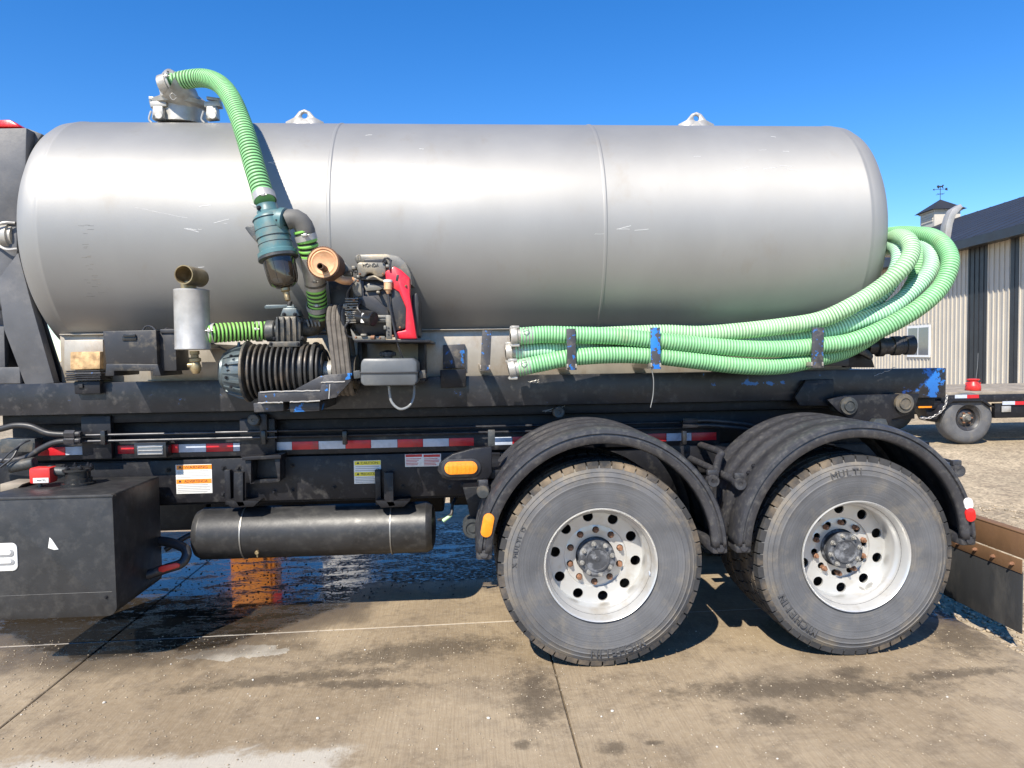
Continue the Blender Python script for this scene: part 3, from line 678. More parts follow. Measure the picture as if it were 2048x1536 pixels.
# --- fuel box
Yb = .19
x0, x1 = W(-37, 1100, Yb).x, W(229, 1100, Yb).x; z0, z1 = W(110, 1236, Yb).z, W(110, 992, Yb).z
b = bmesh.new(); r = .075; pts = []
for cx, cz, s in ((Yb + .02, z1 - .02, 0), (.72, z1 - .02, 1), (.72, z0 + .02, 2), (Yb + .02, z0 + .02, 3)): pass
def rbox(x0, x1, y0, y1, z0, z1, rv, rs):
    """box with a big radius on the lower end edges seen from the front and a soft top edge"""
    pts = []
    for (cx, cz, r, a0) in ((x1 - rs, z1 - rs, rs, 0), (x0 + rs, z1 - rs, rs, 90), (x0 + rv, z0 + rv, rv, 180), (x1 - rv, z0 + rv, rv, 270)):
        for k in range(7): a = R(a0 + 15 * k); pts.append((cx + r * math.cos(a), cz + r * math.sin(a)))
    return MB().prism(pts, y0, y1, .008)
fb = rbox(x0, x1, Yb, .74, z0, z1, .05, .012).build('fuel_or_shade_box', 'box_black', truck); fb['label'] = 'big black fuel box with a white maker plate'
b.free()
rbox(W(-30, 1113, Yb).x, W(36, 1113, Yb).x, Yb - .006, Yb + .001, W(8, 1142, Yb).z, W(8, 1086, Yb).z, .028, .028).build('maker_plate', 'sticker_white', fb)
pill(MB(), 4, 1107, Yb - .009, 44, 15, .004).build('plate_mark', 'ink_grey', fb); pill(MB(), 2, 1106, Yb - .011, 36, 9, .004).build('plate_mark', 'sticker_white', fb)
pill(MB(), 4, 1125, Yb - .009, 46, 12, .004).build('plate_mark', 'ink_grey', fb); pill(MB(), 2, 1124, Yb - .011, 38, 7, .004).build('plate_mark', 'sticker_white', fb)
MB().pp([(99, 1075), (104, 1080), (117, 1099), (108, 1100), (96, 1096)], Yb - .002, Yb + .002, .0005).build('paint_chip', 'sticker_white', fb)
# filler flange and red breather on the box lid
yl = .52; p = W(157, 962, yl); zl = z1
mb = MB(); mb.lathe([(.085, 0), (.085, .012), (.070, .016), (.070, .035), (.062, .04), (.062, .075), (.078, .08), (.078, .092), (.03, .1)], (p.x, yl, zl), (0, 0, 1), 32); fl = mb.build('filler_neck', 'black_gloss', fb)
for k in range(6): a_ = R(60 * k + 10); inst(BOLT, 'bolt', (p.x + .068 * math.cos(a_), yl + .068 * math.sin(a_), zl + .10), fl, (R(-90), 0, 0), (.8, .8, .8))
MB().pc(105, 942, 135, 944, .50, 9).pc(96, 945, 108, 943, .50, 13).build('breather_pipe', 'cast_dark', fb)
rd = MB().pb(57, 936, 100, 968, .44, .52, .012).build('breather', 'red_paint', fb)
MB().pb(66, 956, 97, 966, .4385, .441, .0003).build('tag', 'sticker_white', rd); text('lettering', 'WATTS', .014, W(82, 961, .4375), 'ink', rd)
MB().pc(80, 966, 80, 978, .48, 4).build('stem', 'cast_dark', fb)
MB().pp([(0, 968), (45, 968), (35, 976), (0, 984)], .46, .62, .002).build('tread_board', 'deck_wood', fb)
# valve under the box with its red lever
MB().tube([W(300, 1080, .75), W(340, 1085, .7), W(372, 1100, .66), W(365, 1125, .62), W(330, 1138, .58), W(280, 1155, .55)], .028, 14).build('drain_pipe', 'engine_black', truck)
MB().tube([W(330, 1100, .8), W(370, 1075, .84), W(400, 1062, .87)], .016, 10).build('drain_pipe', 'engine_black', truck)
MB().pp([(316, 1136), (322, 1132), (352, 1126), (359, 1129), (358, 1135), (325, 1145), (317, 1143)], .53, .545, .004).build('valve_lever', 'red_paint', truck)

for (x_, z_) in ((x0 + .05, z0 + .06), (x1 - .05, z0 + .10)): inst(BOLT, 'bolt', (x_, Yb - .001, z_), fb, None, (.6, .6, .6))
MB().tube([Vector((x0 + .06, Yb - .0005, z0 + .125)), Vector(((x0 + x1) / 2, Yb - .0005, z0 + .127)), Vector((x1 - .02, Yb - .0005, z0 + .128))], .0015, 5, .05).build('weld_seam', 'box_black', fb)
MB().pb(-30, 994, 226, 998, Yb - .004, Yb + .03, .002).build('lid_edge', 'box_black', fb)
# --- stickers, lamps
def sticker(x0, y0, x1, y1, Y, bands, label):
    s = MB().pb(x0, y0, x1, y1, Y - .0012, Y, .0003).build('sticker', 'sticker_white', truck); s['label'] = label
    for (ya, yb, m, txt) in bands:
        if txt is None:
            n = max(2, int((yb - ya) / 3.2))
            for k in range(n):
                yy = ya + (yb - ya) * (k + .5) / n
                MB().pb(x0 + 3, yy - .55, x1 - 3 - random.random() * 14, yy + .55, Y - .0016, Y - .0013, 0).build('text_line', 'ink_grey', s, smooth=0)
        else:
            MB().pb(x0 + .8, ya, x1 - .8, yb, Y - .0020, Y - .0013, 0).build('header', m, s, smooth=0)
            c = W((x0 + x1) / 2 + 4, (ya + yb) / 2, Y - .0022); h = (yb - ya) * PM(Y)
            text('lettering', txt, h * .85, c, 'ink', s, width=(x1 - x0) * .62 * PM(Y))
            q = W(x0 + 8, (ya + yb) / 2, Y - .0022); k = h * .36
            MB().prism([(q.x - k, q.z - k * .8), (q.x + k, q.z - k * .8), (q.x, q.z + k)], Y - .0026, Y - .0021, 0).build('triangle', 'ink', s, smooth=0)
    return s
Ys = YF - .0145
sticker(352, 929, 424, 987, Ys, [(930, 939, 'sticker_orange', 'WARNING'), (940, 956, '', None), (958, 967, 'sticker_orange', 'ADVERTENCIA'), (968, 985, '', None)], 'orange headed warning sticker')
sticker(708, 921, 762, 967, Ys, [(922, 930, 'sticker_yellow', 'CAUTION'), (931, 943, '', None), (944, 952, 'sticker_yellow', 'PRECAUCIÓN'), (953, 966, '', None)], 'yellow headed caution sticker')
s = MB().pb(810, 908, 882, 933, Ys - .0012, Ys, .0003).build('sticker', 'sticker_white', truck); s['label'] = 'small white sticker with red headings'
for a_ in (811, 847): MB().pb(a_, 909, a_ + 33, 914, Ys - .002, Ys - .0013, 0).build('header', 'tape_red', s, smooth=0)
for k in range(5):
    for a_ in (812, 848): MB().pb(a_, 917 + 3 * k, a_ + 22 + random.random() * 9, 918.2 + 3 * k, Ys - .0018, Ys - .0013, 0).build('text_line', 'tape_red', s, smooth=0)
mk = MB().pp([(874, 940), (880, 925), (905, 908), (945, 897), (984, 893), (984, 945), (978, 957), (955, 960), (905, 961), (885, 957)], .16, .20, .008).build('lamp_plate', 'black_paint', truck)
pill(MB(), 922, 936, .150, 80, 36, .016).build('lamp_gasket', 'engine_black', mk)
lens = pill(MB(), 922, 936, .138, 66, 26, .016).build('marker_lamp', 'amber', mk)
for k in range(7): MB().pb(896 + 8 * k, 926, 898 + 8 * k, 946, .1365, .139, .0005).build('lens_rib', 'amber', lens)
MB().pp([(976, 860), (990, 860), (990, 893), (976, 893)], .20, .22, .003).build('lamp_stay', 'cast_dark', truck)
MB().pb(976, 940, 1010, 958, .2, .8, .006).build('lamp_bracket', 'frame_black', truck)
lb = MB().pb(268, 885, 332, 916, .70, .78, .004).build('lamp_housing', 'black_gloss', truck)
MB().pb(274, 891, 326, 910, .694, .702, .003).build('lamp_window', 'glass', lb)
for y in (893, 900, 907): MB().pb(276, y, 324, y + 2, .690, .696, .0005).build('lamp_grille', 'galv', lb)

# --- spring hanger and shackle left of the first wheel
MB().pp([(925, 975), (985, 970), (1000, 1010), (975, 1040), (962, 1075), (945, 1060), (935, 1010)], .42, .55, .008).build('spring_hanger', 'frame_black', truck)
mb = MB(); p = W(945, 1058, .38); mb.lathe([(0, .0), (.02, 0), (.024, .008), (.036, .008), (.038, .0), (.052, .0), (.056, .01), (.056, .14)], p, (0, 1, 0), 28); mb.build('shackle_eye', 'cast_dark', truck)
mb = MB(); p = W(966, 985, .10); mb.lathe([(.0, 0), (.030, 0), (.033, .006), (.033, .05), (.026, .06), (.026, .3)], p, (0, 1, 0), 24); mb.build('rubber_bumper', 'cast_dark', truck)
for x in (X1, X2):
    mb = MB()
    for k in range(5): mb.bb(x - .62 + k * .09, x + .62 - k * .09, .72, .80, .66 + k * .022, .68 + k * .022, .003)
    mb.build('leaf_spring', 'frame_black', truck)
# --- mud flap across the rear, steel angle on top
xf = 2.965; zf1 = W(2044, 1145, -.0).z
fl = MB().bb(xf, xf + .006, .0, .62, W(2044, 1268, 0).z, W(2044, 1145, 0).z, .001).build('mud_flap', 'flap_rubber', truck)
MB().bb(xf - .004, xf + .0, .0, .62, W(2044, 1120, 0).z, W(2044, 1148, 0).z, .001).bb(xf + .002, xf + .010, -.02, .62, W(2044, 1118, 0).z, W(2044, 1068, 0).z, .002).bb(xf, xf + .06, -.02, .62, W(2044, 1066, 0).z, W(2044, 1070, 0).z + .004, .001).build('flap_bar', 'rust_plate', fl)
for y in (.06, .20, .34, .48): inst(NUT, 'bolt', (xf - .004, y, W(2044, 1134, 0).z), fl, (0, 0, R(-90)), (.7, .7, .7))
MB().bb(2.9, 2.99, .60, .9, .55, .95, .004).build('flap_post', 'frame_black', truck)

# ================================================================== TANK SKID
skid = thing('vacuum_tank', (0, 1.25, 1.30), 'long brushed steel vacuum tank with pump and engine on its side', 'tank')
TZ, TR, TY = 2.394, .762, 1.25
m = mat('tank_steel', (.325, .318, .303), .60, .55, var=.07, scale=2.2, bump=.06, bscale=140, dirt=(.30, .275, .24), damt=.14, dscale=5, rvar=.06, stretch=(1, 1, .6))
nn = m.node_tree; b_ = nn.nodes['Principled BSDF']; tg = nn.nodes.new('ShaderNodeTangent'); tg.direction_type = 'RADIAL'; tg.axis = 'X'
nn.links.new(tg.outputs[0], b_.inputs['Tangent']); b_.inputs['Anisotropic'].default_value = .35; b_.inputs['Anisotropic Rotation'].default_value = .25
xl, xr = -2.465, 2.515
def bead(x, h=.004): return [(TR, x - .012), (TR + h, x - .005), (TR + h, x + .005), (TR, x + .012)]
prof = [(.02, xl - .16), (.30, xl - .14), (.55, xl - .085), (.68, xl - .03), (.732, xl + .01), (.755, xl + .05), (TR, xl + .10)]
prof += bead(xl + .125, .003) + bead(W(660, 400, .55).x) + bead(W(1207, 400, .55).x) + bead(xr - .115, .003)
prof += [(TR, xr - .09), (.756, xr - .045), (.735, xr - .005), (.69, xr + .03), (.55, xr + .085), (.30, xr + .14), (.02, xr + .16)]
mb = MB(); mb.lathe(prof, (0, TY, TZ), (1, 0, 0), 128); tank = mb.build('tank_shell', 'tank_steel', skid, smooth=25)
def surf(px, py, off=.001):                                # where a photo ray meets the shell
    d = (MC @ Vector((px - 1024, -(py - 768), -F))).normalized(); R_ = TR + off
    oy, oz = CAM.y - TY, CAM.z - TZ; A = d.y ** 2 + d.z ** 2; B = oy * d.y + oz * d.z; C = oy ** 2 + oz ** 2 - R_ ** 2
    return CAM + d * ((-B - math.sqrt(max(0, B * B - A * C))) / A)
rs_ = random.Random(3)
sc = [((138, 334), (196, 334)), ((290, 333), (350, 335)), ((296, 340), (352, 340)), ((236, 326), (268, 334)), ((270, 415), (375, 436)), ((345, 349), (400, 352))]
for (cx_, cy_, sx_, sy_, n_s) in ((270, 342, 110, 9, 26), (560, 330, 60, 12, 5), (800, 340, 120, 60, 7), (1500, 320, 160, 50, 8), (400, 470, 90, 60, 8), (1250, 450, 60, 30, 4)):
    for _ in range(n_s):
        x_ = rs_.gauss(cx_, sx_ * .5); y_ = rs_.gauss(cy_, sy_ * .5); l_ = rs_.uniform(6, 34); t_ = rs_.gauss(0, .12); sc.append(((x_, y_), (x_ + l_, y_ + l_ * t_)))
for (a, c) in sc:
    P = [surf(a[0] + (c[0] - a[0]) * k / 6, a[1] + (c[1] - a[1]) * k / 6 + random.uniform(-.5, .5), .0003) for k in range(7)]
    MB().tube(P, rs_.uniform(.0004, .0011), 5, .012).build('scratch', 'white_trim', tank)
for _ in range(26):                                        # dark scuffs: the ladder of rub marks at the left
    y_ = rs_.uniform(435, 600); x_ = 165 + (y_ - 440) * .12 + rs_.gauss(0, 7); P = [surf(x_ + k * rs_.uniform(2, 5), y_ + rs_.uniform(-.4, .4), .0003) for k in range(4)]; MB().tube(P, .0006, 5, .012).build('scuff', 'cast_dark', tank)
# lifting lugs along the crown
for px in (610, 1392):
    c = W(px, 250, TY); mb = MB(); k = PM(TY)
    o_ = [(-36, 13), (-20, 21), (-10, 33), (0, 37), (10, 33), (20, 21), (36, 13), (36, -12), (-36, -12)]; z = TZ + TR
    b2 = bmesh.new(); ed = []
    def lp(pts):
        v = [b2.verts.new((p[0], 0, p[1])) for p in pts]
        for i in range(len(v)): ed.append(b2.edges.new((v[i], v[(i + 1) % len(v)])))
    lp([(c.x + x * k, z + y * k) for x, y in o_]); lp([(c.x + 6 * k * math.cos(i * math.pi / 8), z + 25 * k + 6 * k * math.sin(i * math.pi / 8)) for i in range(16)])
    bmesh.ops.triangle_fill(b2, edges=ed, use_beauty=True)
    for v in b2.verts: v.co.y += TY
    mb._join(b2); mb.build('lifting_lug', 'galv', skid, solid=.02)
# skirt under the shell with its ledge, then the sills
zs = 1.797; zsb = W(1000, 748, .79).z
sk = MB().bb(W(122, 700, .79).x, W(1700, 690, .79).x, .785, .80, zsb - .02, zs, .002).build('skirt', 'stain_steel', skid)
MB().bb(W(118, 672, .75).x, W(1706, 655, .75).x, .752, .80, zs, zs + .007, .002).build('skirt_ledge', 'stain_steel', sk)
MB().bb(W(122, 700, .79).x, W(1700, 690, .79).x, 1.70, 1.715, zsb - .02, zs, .002).build('skirt', 'stain_steel', skid)
for x in (-2.3, -.7, .9, 2.3): MB().bb(x, x + .02, .80, 1.70, zsb - .02, 1.72, .002).build('saddle_plate', 'stain_steel', skid)
zt_, zb_ = 1.516, W(1000, 812, .70).z
sb = mat('sill_paint', (.016, .016, .019), .36, var=.35, scale=8, bump=.15, dirt=(.075, .07, .066), damt=.3, dscale=18)
n_ = sb.node_tree; b_ = n_.nodes['Principled BSDF']; src = b_.inputs['Base Color'].links[0].from_socket       # blue under-coat bared at the rear end and along one scrape
g_ = n_.nodes.new('ShaderNodeNewGeometry'); sp = n_.nodes.new('ShaderNodeSeparateXYZ'); n_.links.new(g_.outputs['Position'], sp.inputs[0])
ns = n_.nodes.new('ShaderNodeTexNoise'); ns.inputs['Scale'].default_value = 9; ns.inputs['Detail'].default_value = 8; ns.inputs['Roughness'].default_value = .7; n_.links.new(g_.outputs['Position'], ns.inputs['Vector'])
def mm(op, a, c):
    x = n_.nodes.new('ShaderNodeMath'); x.operation = op; x.use_clamp = op == 'MULTIPLY'
    for i, v in enumerate((a, c)):
        if isinstance(v, (int, float)): x.inputs[i].default_value = v
        else: n_.links.new(v, x.inputs[i])
    return x.outputs[0]
def gauss(v, c0, s): 
    q = mm('DIVIDE', mm('SUBTRACT', v, c0), s); x = n_.nodes.new('ShaderNodeMath'); x.operation = 'MULTIPLY'; n_.links.new(q, x.inputs[0]); n_.links.new(q, x.inputs[1])
    return mm('SUBTRACT', 1., x.outputs[0])
end = mm('MAXIMUM', gauss(sp.outputs[0], 2.88, .24), -1.)
scr = mm('MULTIPLY', gauss(sp.outputs[2], 1.44, .018), mm('MAXIMUM', gauss(sp.outputs[0], 1.75, .45), 0.))
tot = mm('ADD', mm('MULTIPLY', end, .13), mm('MULTIPLY', mm('MAXIMUM', scr, 0.), .12))
msk = n_.nodes.new('ShaderNodeMapRange'); msk.inputs[1].default_value = .665; msk.inputs[2].default_value = .685; n_.links.new(mm('ADD', ns.outputs['Fac'], tot), msk.inputs[0])
mx = n_.nodes.new('ShaderNodeMix'); mx.data_type = 'RGBA'; mx.inputs[7].default_value = (.02, .15, .48, 1); n_.links.new(src, mx.inputs[6]); n_.links.new(msk.outputs[0], mx.inputs[0]); n_.links.new(mx.outputs[2], b_.inputs['Base Color'])
xe = W(1892, 760, .70).x
sill = MB().bb(-2.95, xe, .70, .712, zb_, zt_, .003).bb(-2.95, xe, .712, .80, zt_ - .012, zt_, .002).bb(-2.95, xe, .712, .80, zb_, zb_ + .012, .002).build('sill_beam', 'sill_paint', skid)
MB().bb(-2.95, xe, 1.788, 1.80, zb_, zt_, .003).bb(-2.95, xe, 1.70, 1.788, zt_ - .012, zt_, .002).build('sill_beam', 'sill_paint', skid)
for x in (-2.6, -1.6, -.5, .6, 1.7, 2.7): MB().bb(x, x + .1, .80, 1.70, zb_ + .02, zt_ - .014, .003).build('crossbar', 'frame_black', skid)
# front hook frame: leaning post, brace, pipe fitting
MB().pp([(-70, 258), (53, 256), (51, 330), (33, 445), (-70, 445)], .72, .80, .004).build('hook_post', 'grey_steel', skid)
MB().pp([(53, 256), (84, 268), (62, 300), (51, 330)], .80, 1.0, .004).build('post_gusset', 'grey_steel', skid)
MB().pp([(-70, 445), (33, 445), (34, 512), (8, 560), (0, 620), (-70, 620)], .74, .80, .004).build('hook_post', 'grey_steel', skid)
MB().pp([(-5, 560), (36, 505), (62, 605), (108, 766), (50, 770), (8, 660)], .70, .76, .004).build('post_brace', 'grey_steel', skid)
MB().pp([(-70, 600), (70, 600), (125, 768), (-70, 768)], .95, 1.0, .004).build('cross_plate', 'black_paint', skid)
MB().pp([(-60, 640), (8, 650), (10, 735), (-60, 735)], .82, .86, .004).build('cross_plate', 'grey_steel', skid)
MB().pb(-70, 735, 40, 768, .70, .80, .004).build('post_foot', 'grey_steel', skid)
mb = MB(); p = W(-10, 472, .78); mb.lathe([(.05, 0), (.052, .03), (.065, .035), (.075, .07), (.078, .10), (.065, .105), (.065, .12)], p, (1, 0, -.02), 28); mb.build('pipe_fitting', 'cast_alu', skid)
MB().tube([W(-20, 460, .70), W(5, 446, .70), W(30, 446, .72)], .008, 8).tube([W(-20, 478, .70), W(10, 498, .70), W(34, 498, .72)], .008, 8).build('guard_loop', 'galv', skid)
rl = MB().pp([(-40, 254), (-40, 240), (18, 238), (32, 246), (42, 254)], .74, .84, .012).build('warning_light', 'red_lens', skid)
for (x0_, y0_, x1_, y1_) in ((1056, 764, 1078, 760), (1064, 766, 1079, 764), (1085, 822, 1130, 812), (1090, 824, 1110, 820), (1748, 752, 1790, 735)):   # bare scrapes
    P = [W(x0_ + (x1_ - x0_) * t / 8, y0_ + (y1_ - y0_) * t / 8 + random.uniform(-1.2, 1.2), .6995 if y0_ < 800 else .7745) for t in range(9)]; MB().tube(P, .0022, 5, .006).build('bare_scrape', 'galv', sill)
# --- corner pads, container lock
MB().pp([(128, 680), (206, 679), (206, 742), (128, 742)], .70, .785, .004).build('corner_pad', 'stain_steel', skid)
MB().pp([(140, 704), (200, 703), (200, 738), (140, 740)], .655, .70, .006).build('corner_pad', 'rust_scale', skid)
for k in range(5): MB().pb(132 - k % 2 * 2, 741 + k * 4.2, 200 + k % 3, 744.2 + k * 4.2, .64 - .004 * (k % 2), .78, .002).build('shim_plate', 'blue_strap' if k == 1 else 'black_paint', skid)
MB().pb(148, 762, 200, 788, .665, .72, .006).pb(155, 768, 165, 776, .655, .67, .002).build('lock_box', 'black_paint', skid)
# --- battery box and battery
bx_ = MB().pp([(205, 662), (312, 660), (315, 728), (212, 727)], .40, .66, .005).build('battery_box', 'engine_black', skid)
MB().pp([(212, 727), (315, 728), (322, 752), (305, 752), (305, 742), (228, 742), (228, 752), (210, 752)], .40, .70, .004).build('box_tray', 'engine_black', bx_)
MB().pb(244, 672, 272, 681, .392, .402, .002).pb(246, 668, 270, 674, .385, .395, .002).build('latch', 'black_gloss', bx_)
bt = MB().pb(318, 664, 352, 742, .44, .62, .005).pb(320, 658, 352, 666, .43, .63, .003).build('battery', 'engine_black', skid)
MB().tube([W(285, 662, .5), W(292, 653, .5), W(304, 654, .48), W(320, 668, .46), W(334, 657, .48), W(352, 666, .5)], .005, 8).build('battery_cable', 'engine_black', bt)
# --- exhaust silencer: upright can with an open elbow and a ball valve
yo = .27; p0, p1 = W(386, 700, yo), W(383, 579, yo); rr_ = 32.5 * PM(yo); H = p1.z - p0.z
mb = MB(); mb.lathe([(rr_ * .9, 0), (rr_, .004), (rr_, .012), (rr_ * .99, .014), (rr_ * .99, H - .014), (rr_, H - .012), (rr_, H - .003), (rr_ * .92, H)], p0, p1 - p0, 36); can = mb.build('silencer', 'galv', skid)
MB().pc(378, 580, 376, 562, yo, 14).build('silencer_neck', 'brass', can)
pa = W(367, 549, yo - .10); mb = MB(); re = 18 * PM(yo)
mb.lathe([(re * .86, .10), (re * .86, .004), (re * .9, 0), (re, 0), (re, .17), (re * .8, .19)], pa, (.12, 1, 0), 30, caps=False); mb.build('silencer_outlet', 'brass', can)
mb = MB(); p = W(389, 702, yo); k = PM(yo); mb.lathe([(9 * k, 0), (9 * k, .018), (7 * k, .02), (7 * k, .035), (11 * k, .04), (11 * k, .055), (8 * k, .06), (10 * k, .075), (10 * k, .10), (6 * k, .12)], p, (.03, 0, -1), 16); mb.build('drain_valve', 'brass', can)
MB().pc(376, 731, 388, 730, yo - .01, 5).build('valve_stub', 'brass', can)
MB().pp([(350, 690), (420, 688), (420, 696), (350, 697)], .29, .79, .003).build('silencer_bracket', 'stain_steel', skid)
# --- exhaust hose to the four-way valve
hose('valve_hose', [W(414, 667, .28), W(450, 665, .33), W(490, 663, .38), W(532, 662, .42)], 18.5 * PM(.42), 7.4 * PM(.42), 'hose_lime', skid, deep=.82)
def band(px, py, Y, axis, rp, w, name='hose_clamp', m='galv', parent=skid):
    mb = MB(); k = PM(Y); r = rp * k; ax = Vector(axis).normalized(); p = W(px, py, Y)
    mb.lathe([(r * .97, -w / 2), (r, -w / 2), (r, w / 2), (r * .97, w / 2)], p, ax, 30, caps=False)
    q = p + Vector((0, -r - .006, 0)) + ax.cross(Vector((0, 1, 0))) * r * .2
    mb.box(q, (.018, .016, .014), .002); mb.cyl(q + Vector((-.02, 0, 0)), q + Vector((.02, 0, 0)), .003, n=8); return mb.build(name, m, parent)
band(427, 666, .295, (1, 0, 0), 19.8, .022); band(518, 663, .42, (1, 0, 0), 19.8, .03)
MB().pc(533, 662, 552, 662, .42, 21).pc(545, 662, 560, 662, .42, 16).build('valve_flange', 'cast_dark', skid)
# --- four-way valve
vb = MB().pp([(549, 640), (556, 632), (596, 632), (602, 640), (602, 684), (550, 686)], .37, .53, .012).build('valve_body', 'cast_dark', skid)
for px in (556, 568, 580, 592):
    a0 = W(px, 634, .37).z; MB().bb(W(px, 650, .37).x - .004, W(px, 650, .37).x + .004, .352, .40, W(px, 684, .37).z, a0, .004).build('rib', 'cast_dark', vb)
MB().pb(538, 683, 600, 694, .33, .56, .004).build('base_flange', 'cast_dark', vb)
MB().pp([(560, 632), (566, 616), (592, 616), (600, 632)], .40, .50, .004).pp([(570, 618), (574, 612), (588, 612), (590, 618)], .41, .49, .003).build('valve_bonnet', 'pump_grey', vb)
for px in (568, 590): inst(BOLT, 'bolt', W(px, 629, .398), vb, None, (.7, .7, .7))
MB().pp([(528, 613), (532, 610), (588, 609), (588, 615), (530, 618)], .44, .455, .002).build('valve_handle', 'pump_grey', vb)
MB().pc(578, 612, 581, 602, .44, 4).build('handle_knob', 'engine_black', vb)
MB().tube([W(600, 655, .46), W(622, 656, .46), W(634, 645, .44), W(636, 632, .42)], 17 * PM(.44), 18).build('inlet_elbow', 'cast_dark', skid)
for k in range(4): MB().pp([(612 + 7 * k, 640 - 2 * k), (615 + 7 * k, 639 - 2 * k), (620 + 7 * k, 652), (617 + 7 * k, 654)], .385, .40, .001).build('elbow_rib', 'engine_grey', skid)
# --- vane pump, finned barrel lying along the truck
yp = .40; k = PM(yp)
def pxp(x): return W(x, 740, yp).x
zc2 = W(560, 742, yp).z; o = Vector((0, yp, zc2))
mb = MB(); mb.lathe([(.02, pxp(446)), (30 * k, pxp(446)), (34 * k, pxp(449)), (38 * k, pxp(452)), (38 * k, pxp(456)), (42 * k, pxp(460)), (47 * k, pxp(478)), (49 * k, pxp(496))], o, (1, 0, 0), 40); pump = mb.build('pump_end', 'pump_grey', skid)
for q in range(18):                                        # long cooling fins round the drive end
    a = 2 * math.pi * q / 18; mb = MB(); vs = []
    for (x, r0, r1) in ((458, 40, 43), (480, 44, 52), (496, 46, 56)):
        for da in (-.045, .045):
            for r in (r0, r1): vs.append((pxp(x), yp + r * k * math.cos(a + da), zc2 + r * k * math.sin(a + da)))
    mb._faces(vs, [(0, 1, 5, 4), (4, 5, 9, 8), (2, 6, 7, 3), (6, 10, 11, 7), (1, 3, 7, 5), (5, 7, 11, 9), (0, 2, 3, 1), (8, 9, 11, 10)]); mb.build('end_fin', 'pump_grey', pump)
mb = MB(); mb.lathe([(40 * k, pxp(494)), (40 * k, pxp(650))], o, (1, 0, 0), 40); mb.build('pump_barrel', 'rib_iron', pump)
for i, (x, r) in enumerate(((498, 60), (510, 54), (521, 54), (532, 54), (543, 54), (554, 54), (565, 54), (576, 54), (587, 52), (598, 50), (611, 52), (621, 52), (634, 56), (643, 52))):
    wd = .007 if i == 0 else (.010 if i in (10, 12) else .006)
    mb = MB(); mb.lathe([(38 * k, -wd), (r * k * .985, -wd), (r * k, -wd * .5), (r * k, wd * .5), (r * k * .985, wd), (38 * k, wd)], o + Vector((pxp(x), 0, 0)), (1, 0, 0), 48, caps=False); mb.build('cooling_rib', 'rib_iron' if i else 'cast_dark', pump)
for px in (558, 566, 574, 583): MB().pp([(px - 1.5, 692), (px + 1.5, 692), (px + 1.5, 716), (px - 1.5, 716)], yp - .06, yp + .06, .001).build('port_web', 'cast_dark', pump)
MB().pc(475, 712, 477, 695, .36, 6).pc(477, 698, 478, 684, .36, 4, rp2=2.5).build('oiler', 'pump_grey', pump)
MB().tube([W(418, 684, .44), W(445, 697, .42), W(470, 708, .40)], .006, 8).build('oil_line', 'engine_black', pump)
MB().pc(648, 742, 668, 742, yp, 20).build('pump_shaft', 'cast_alu', pump)
# --- belts over two pulleys
bg_ = MB(); p = W(664, 742, .30); q = W(682, 640, .30)
for i in range(4):
    x = 672 + 9.5 * (i - 1.5); xb = 686 + 9.5 * (i - 1.5); yy = .30
    top = W(x, 642, yy); bot = W(xb, 748, yy); k2 = PM(.35); rt, rb = 30 * k2, 40 * k2; pts = []
    for a in range(0, 181, 20): pts.append(Vector((top.x, .30 + rt - rt * math.cos(R(a)), top.z + rt * math.sin(R(a)))))
    for a in range(180, 361, 20): pts.append(Vector((bot.x, .30 + rt - rb * math.cos(R(a)), bot.z + rb * math.sin(R(a)))))
    pts.append(pts[0].copy()); MB().tube(pts, 5.2 * k2, 8, .02).build('drive_belt', 'belt_rubber', skid)
for (x, y, r) in ((672, 645, 26), (688, 746, 36)):
    pc_ = W(x, y, .30); mb = MB(); r *= PM(.35); mb.lathe([(.02, -.06), (r, -.06), (r * .9, -.05), (r * .9, .05), (r, .06), (.02, .06)], Vector((pc_.x, .30 + 30 * PM(.35), pc_.z)), (1, 0, 0), 32); mb.build('pulley', 'cast_dark', skid)
# --- pump shelf with blue chips
st = MB().pp([(516, 784), (640, 780), (648, 750), (700, 746), (702, 762), (672, 795), (641, 801), (516, 806)], .20, .215, .003).build('pump_shelf', 'chipped_blue', skid)
MB().pp([(516, 784), (640, 781), (640, 801), (516, 805)], .205, .68, .004).build('shelf_tube', 'chipped_blue', st)
MB().pp([(588, 780), (640, 752), (704, 746), (704, 762), (640, 782)], .218, .70, .004).build('shelf_gusset', 'chipped_blue', st)
for x0_ in (506, 578): MB().pp([(x0_, 806), (x0_ + 61, 804), (x0_ + 61, 822), (x0_ + 2, 825)], .235, .70, .005).build('shelf_pad', 'chipped_blue', st)
for (x0_, y0_, x1_, y1_) in ((520, 784, 640, 781), (516, 806, 566, 805), (580, 804, 640, 802), (642, 765, 690, 763), (660, 768, 658, 797)):
    mb = MB(); P = [W(x0_ + (x1_ - x0_) * t / 14, y0_ + (y1_ - y0_) * t / 14 + random.uniform(-.6, .6), .198) for t in range(15)]; mb.tube(P, .0035, 6, .01); mb.build('weld_bead', 'galv', st)
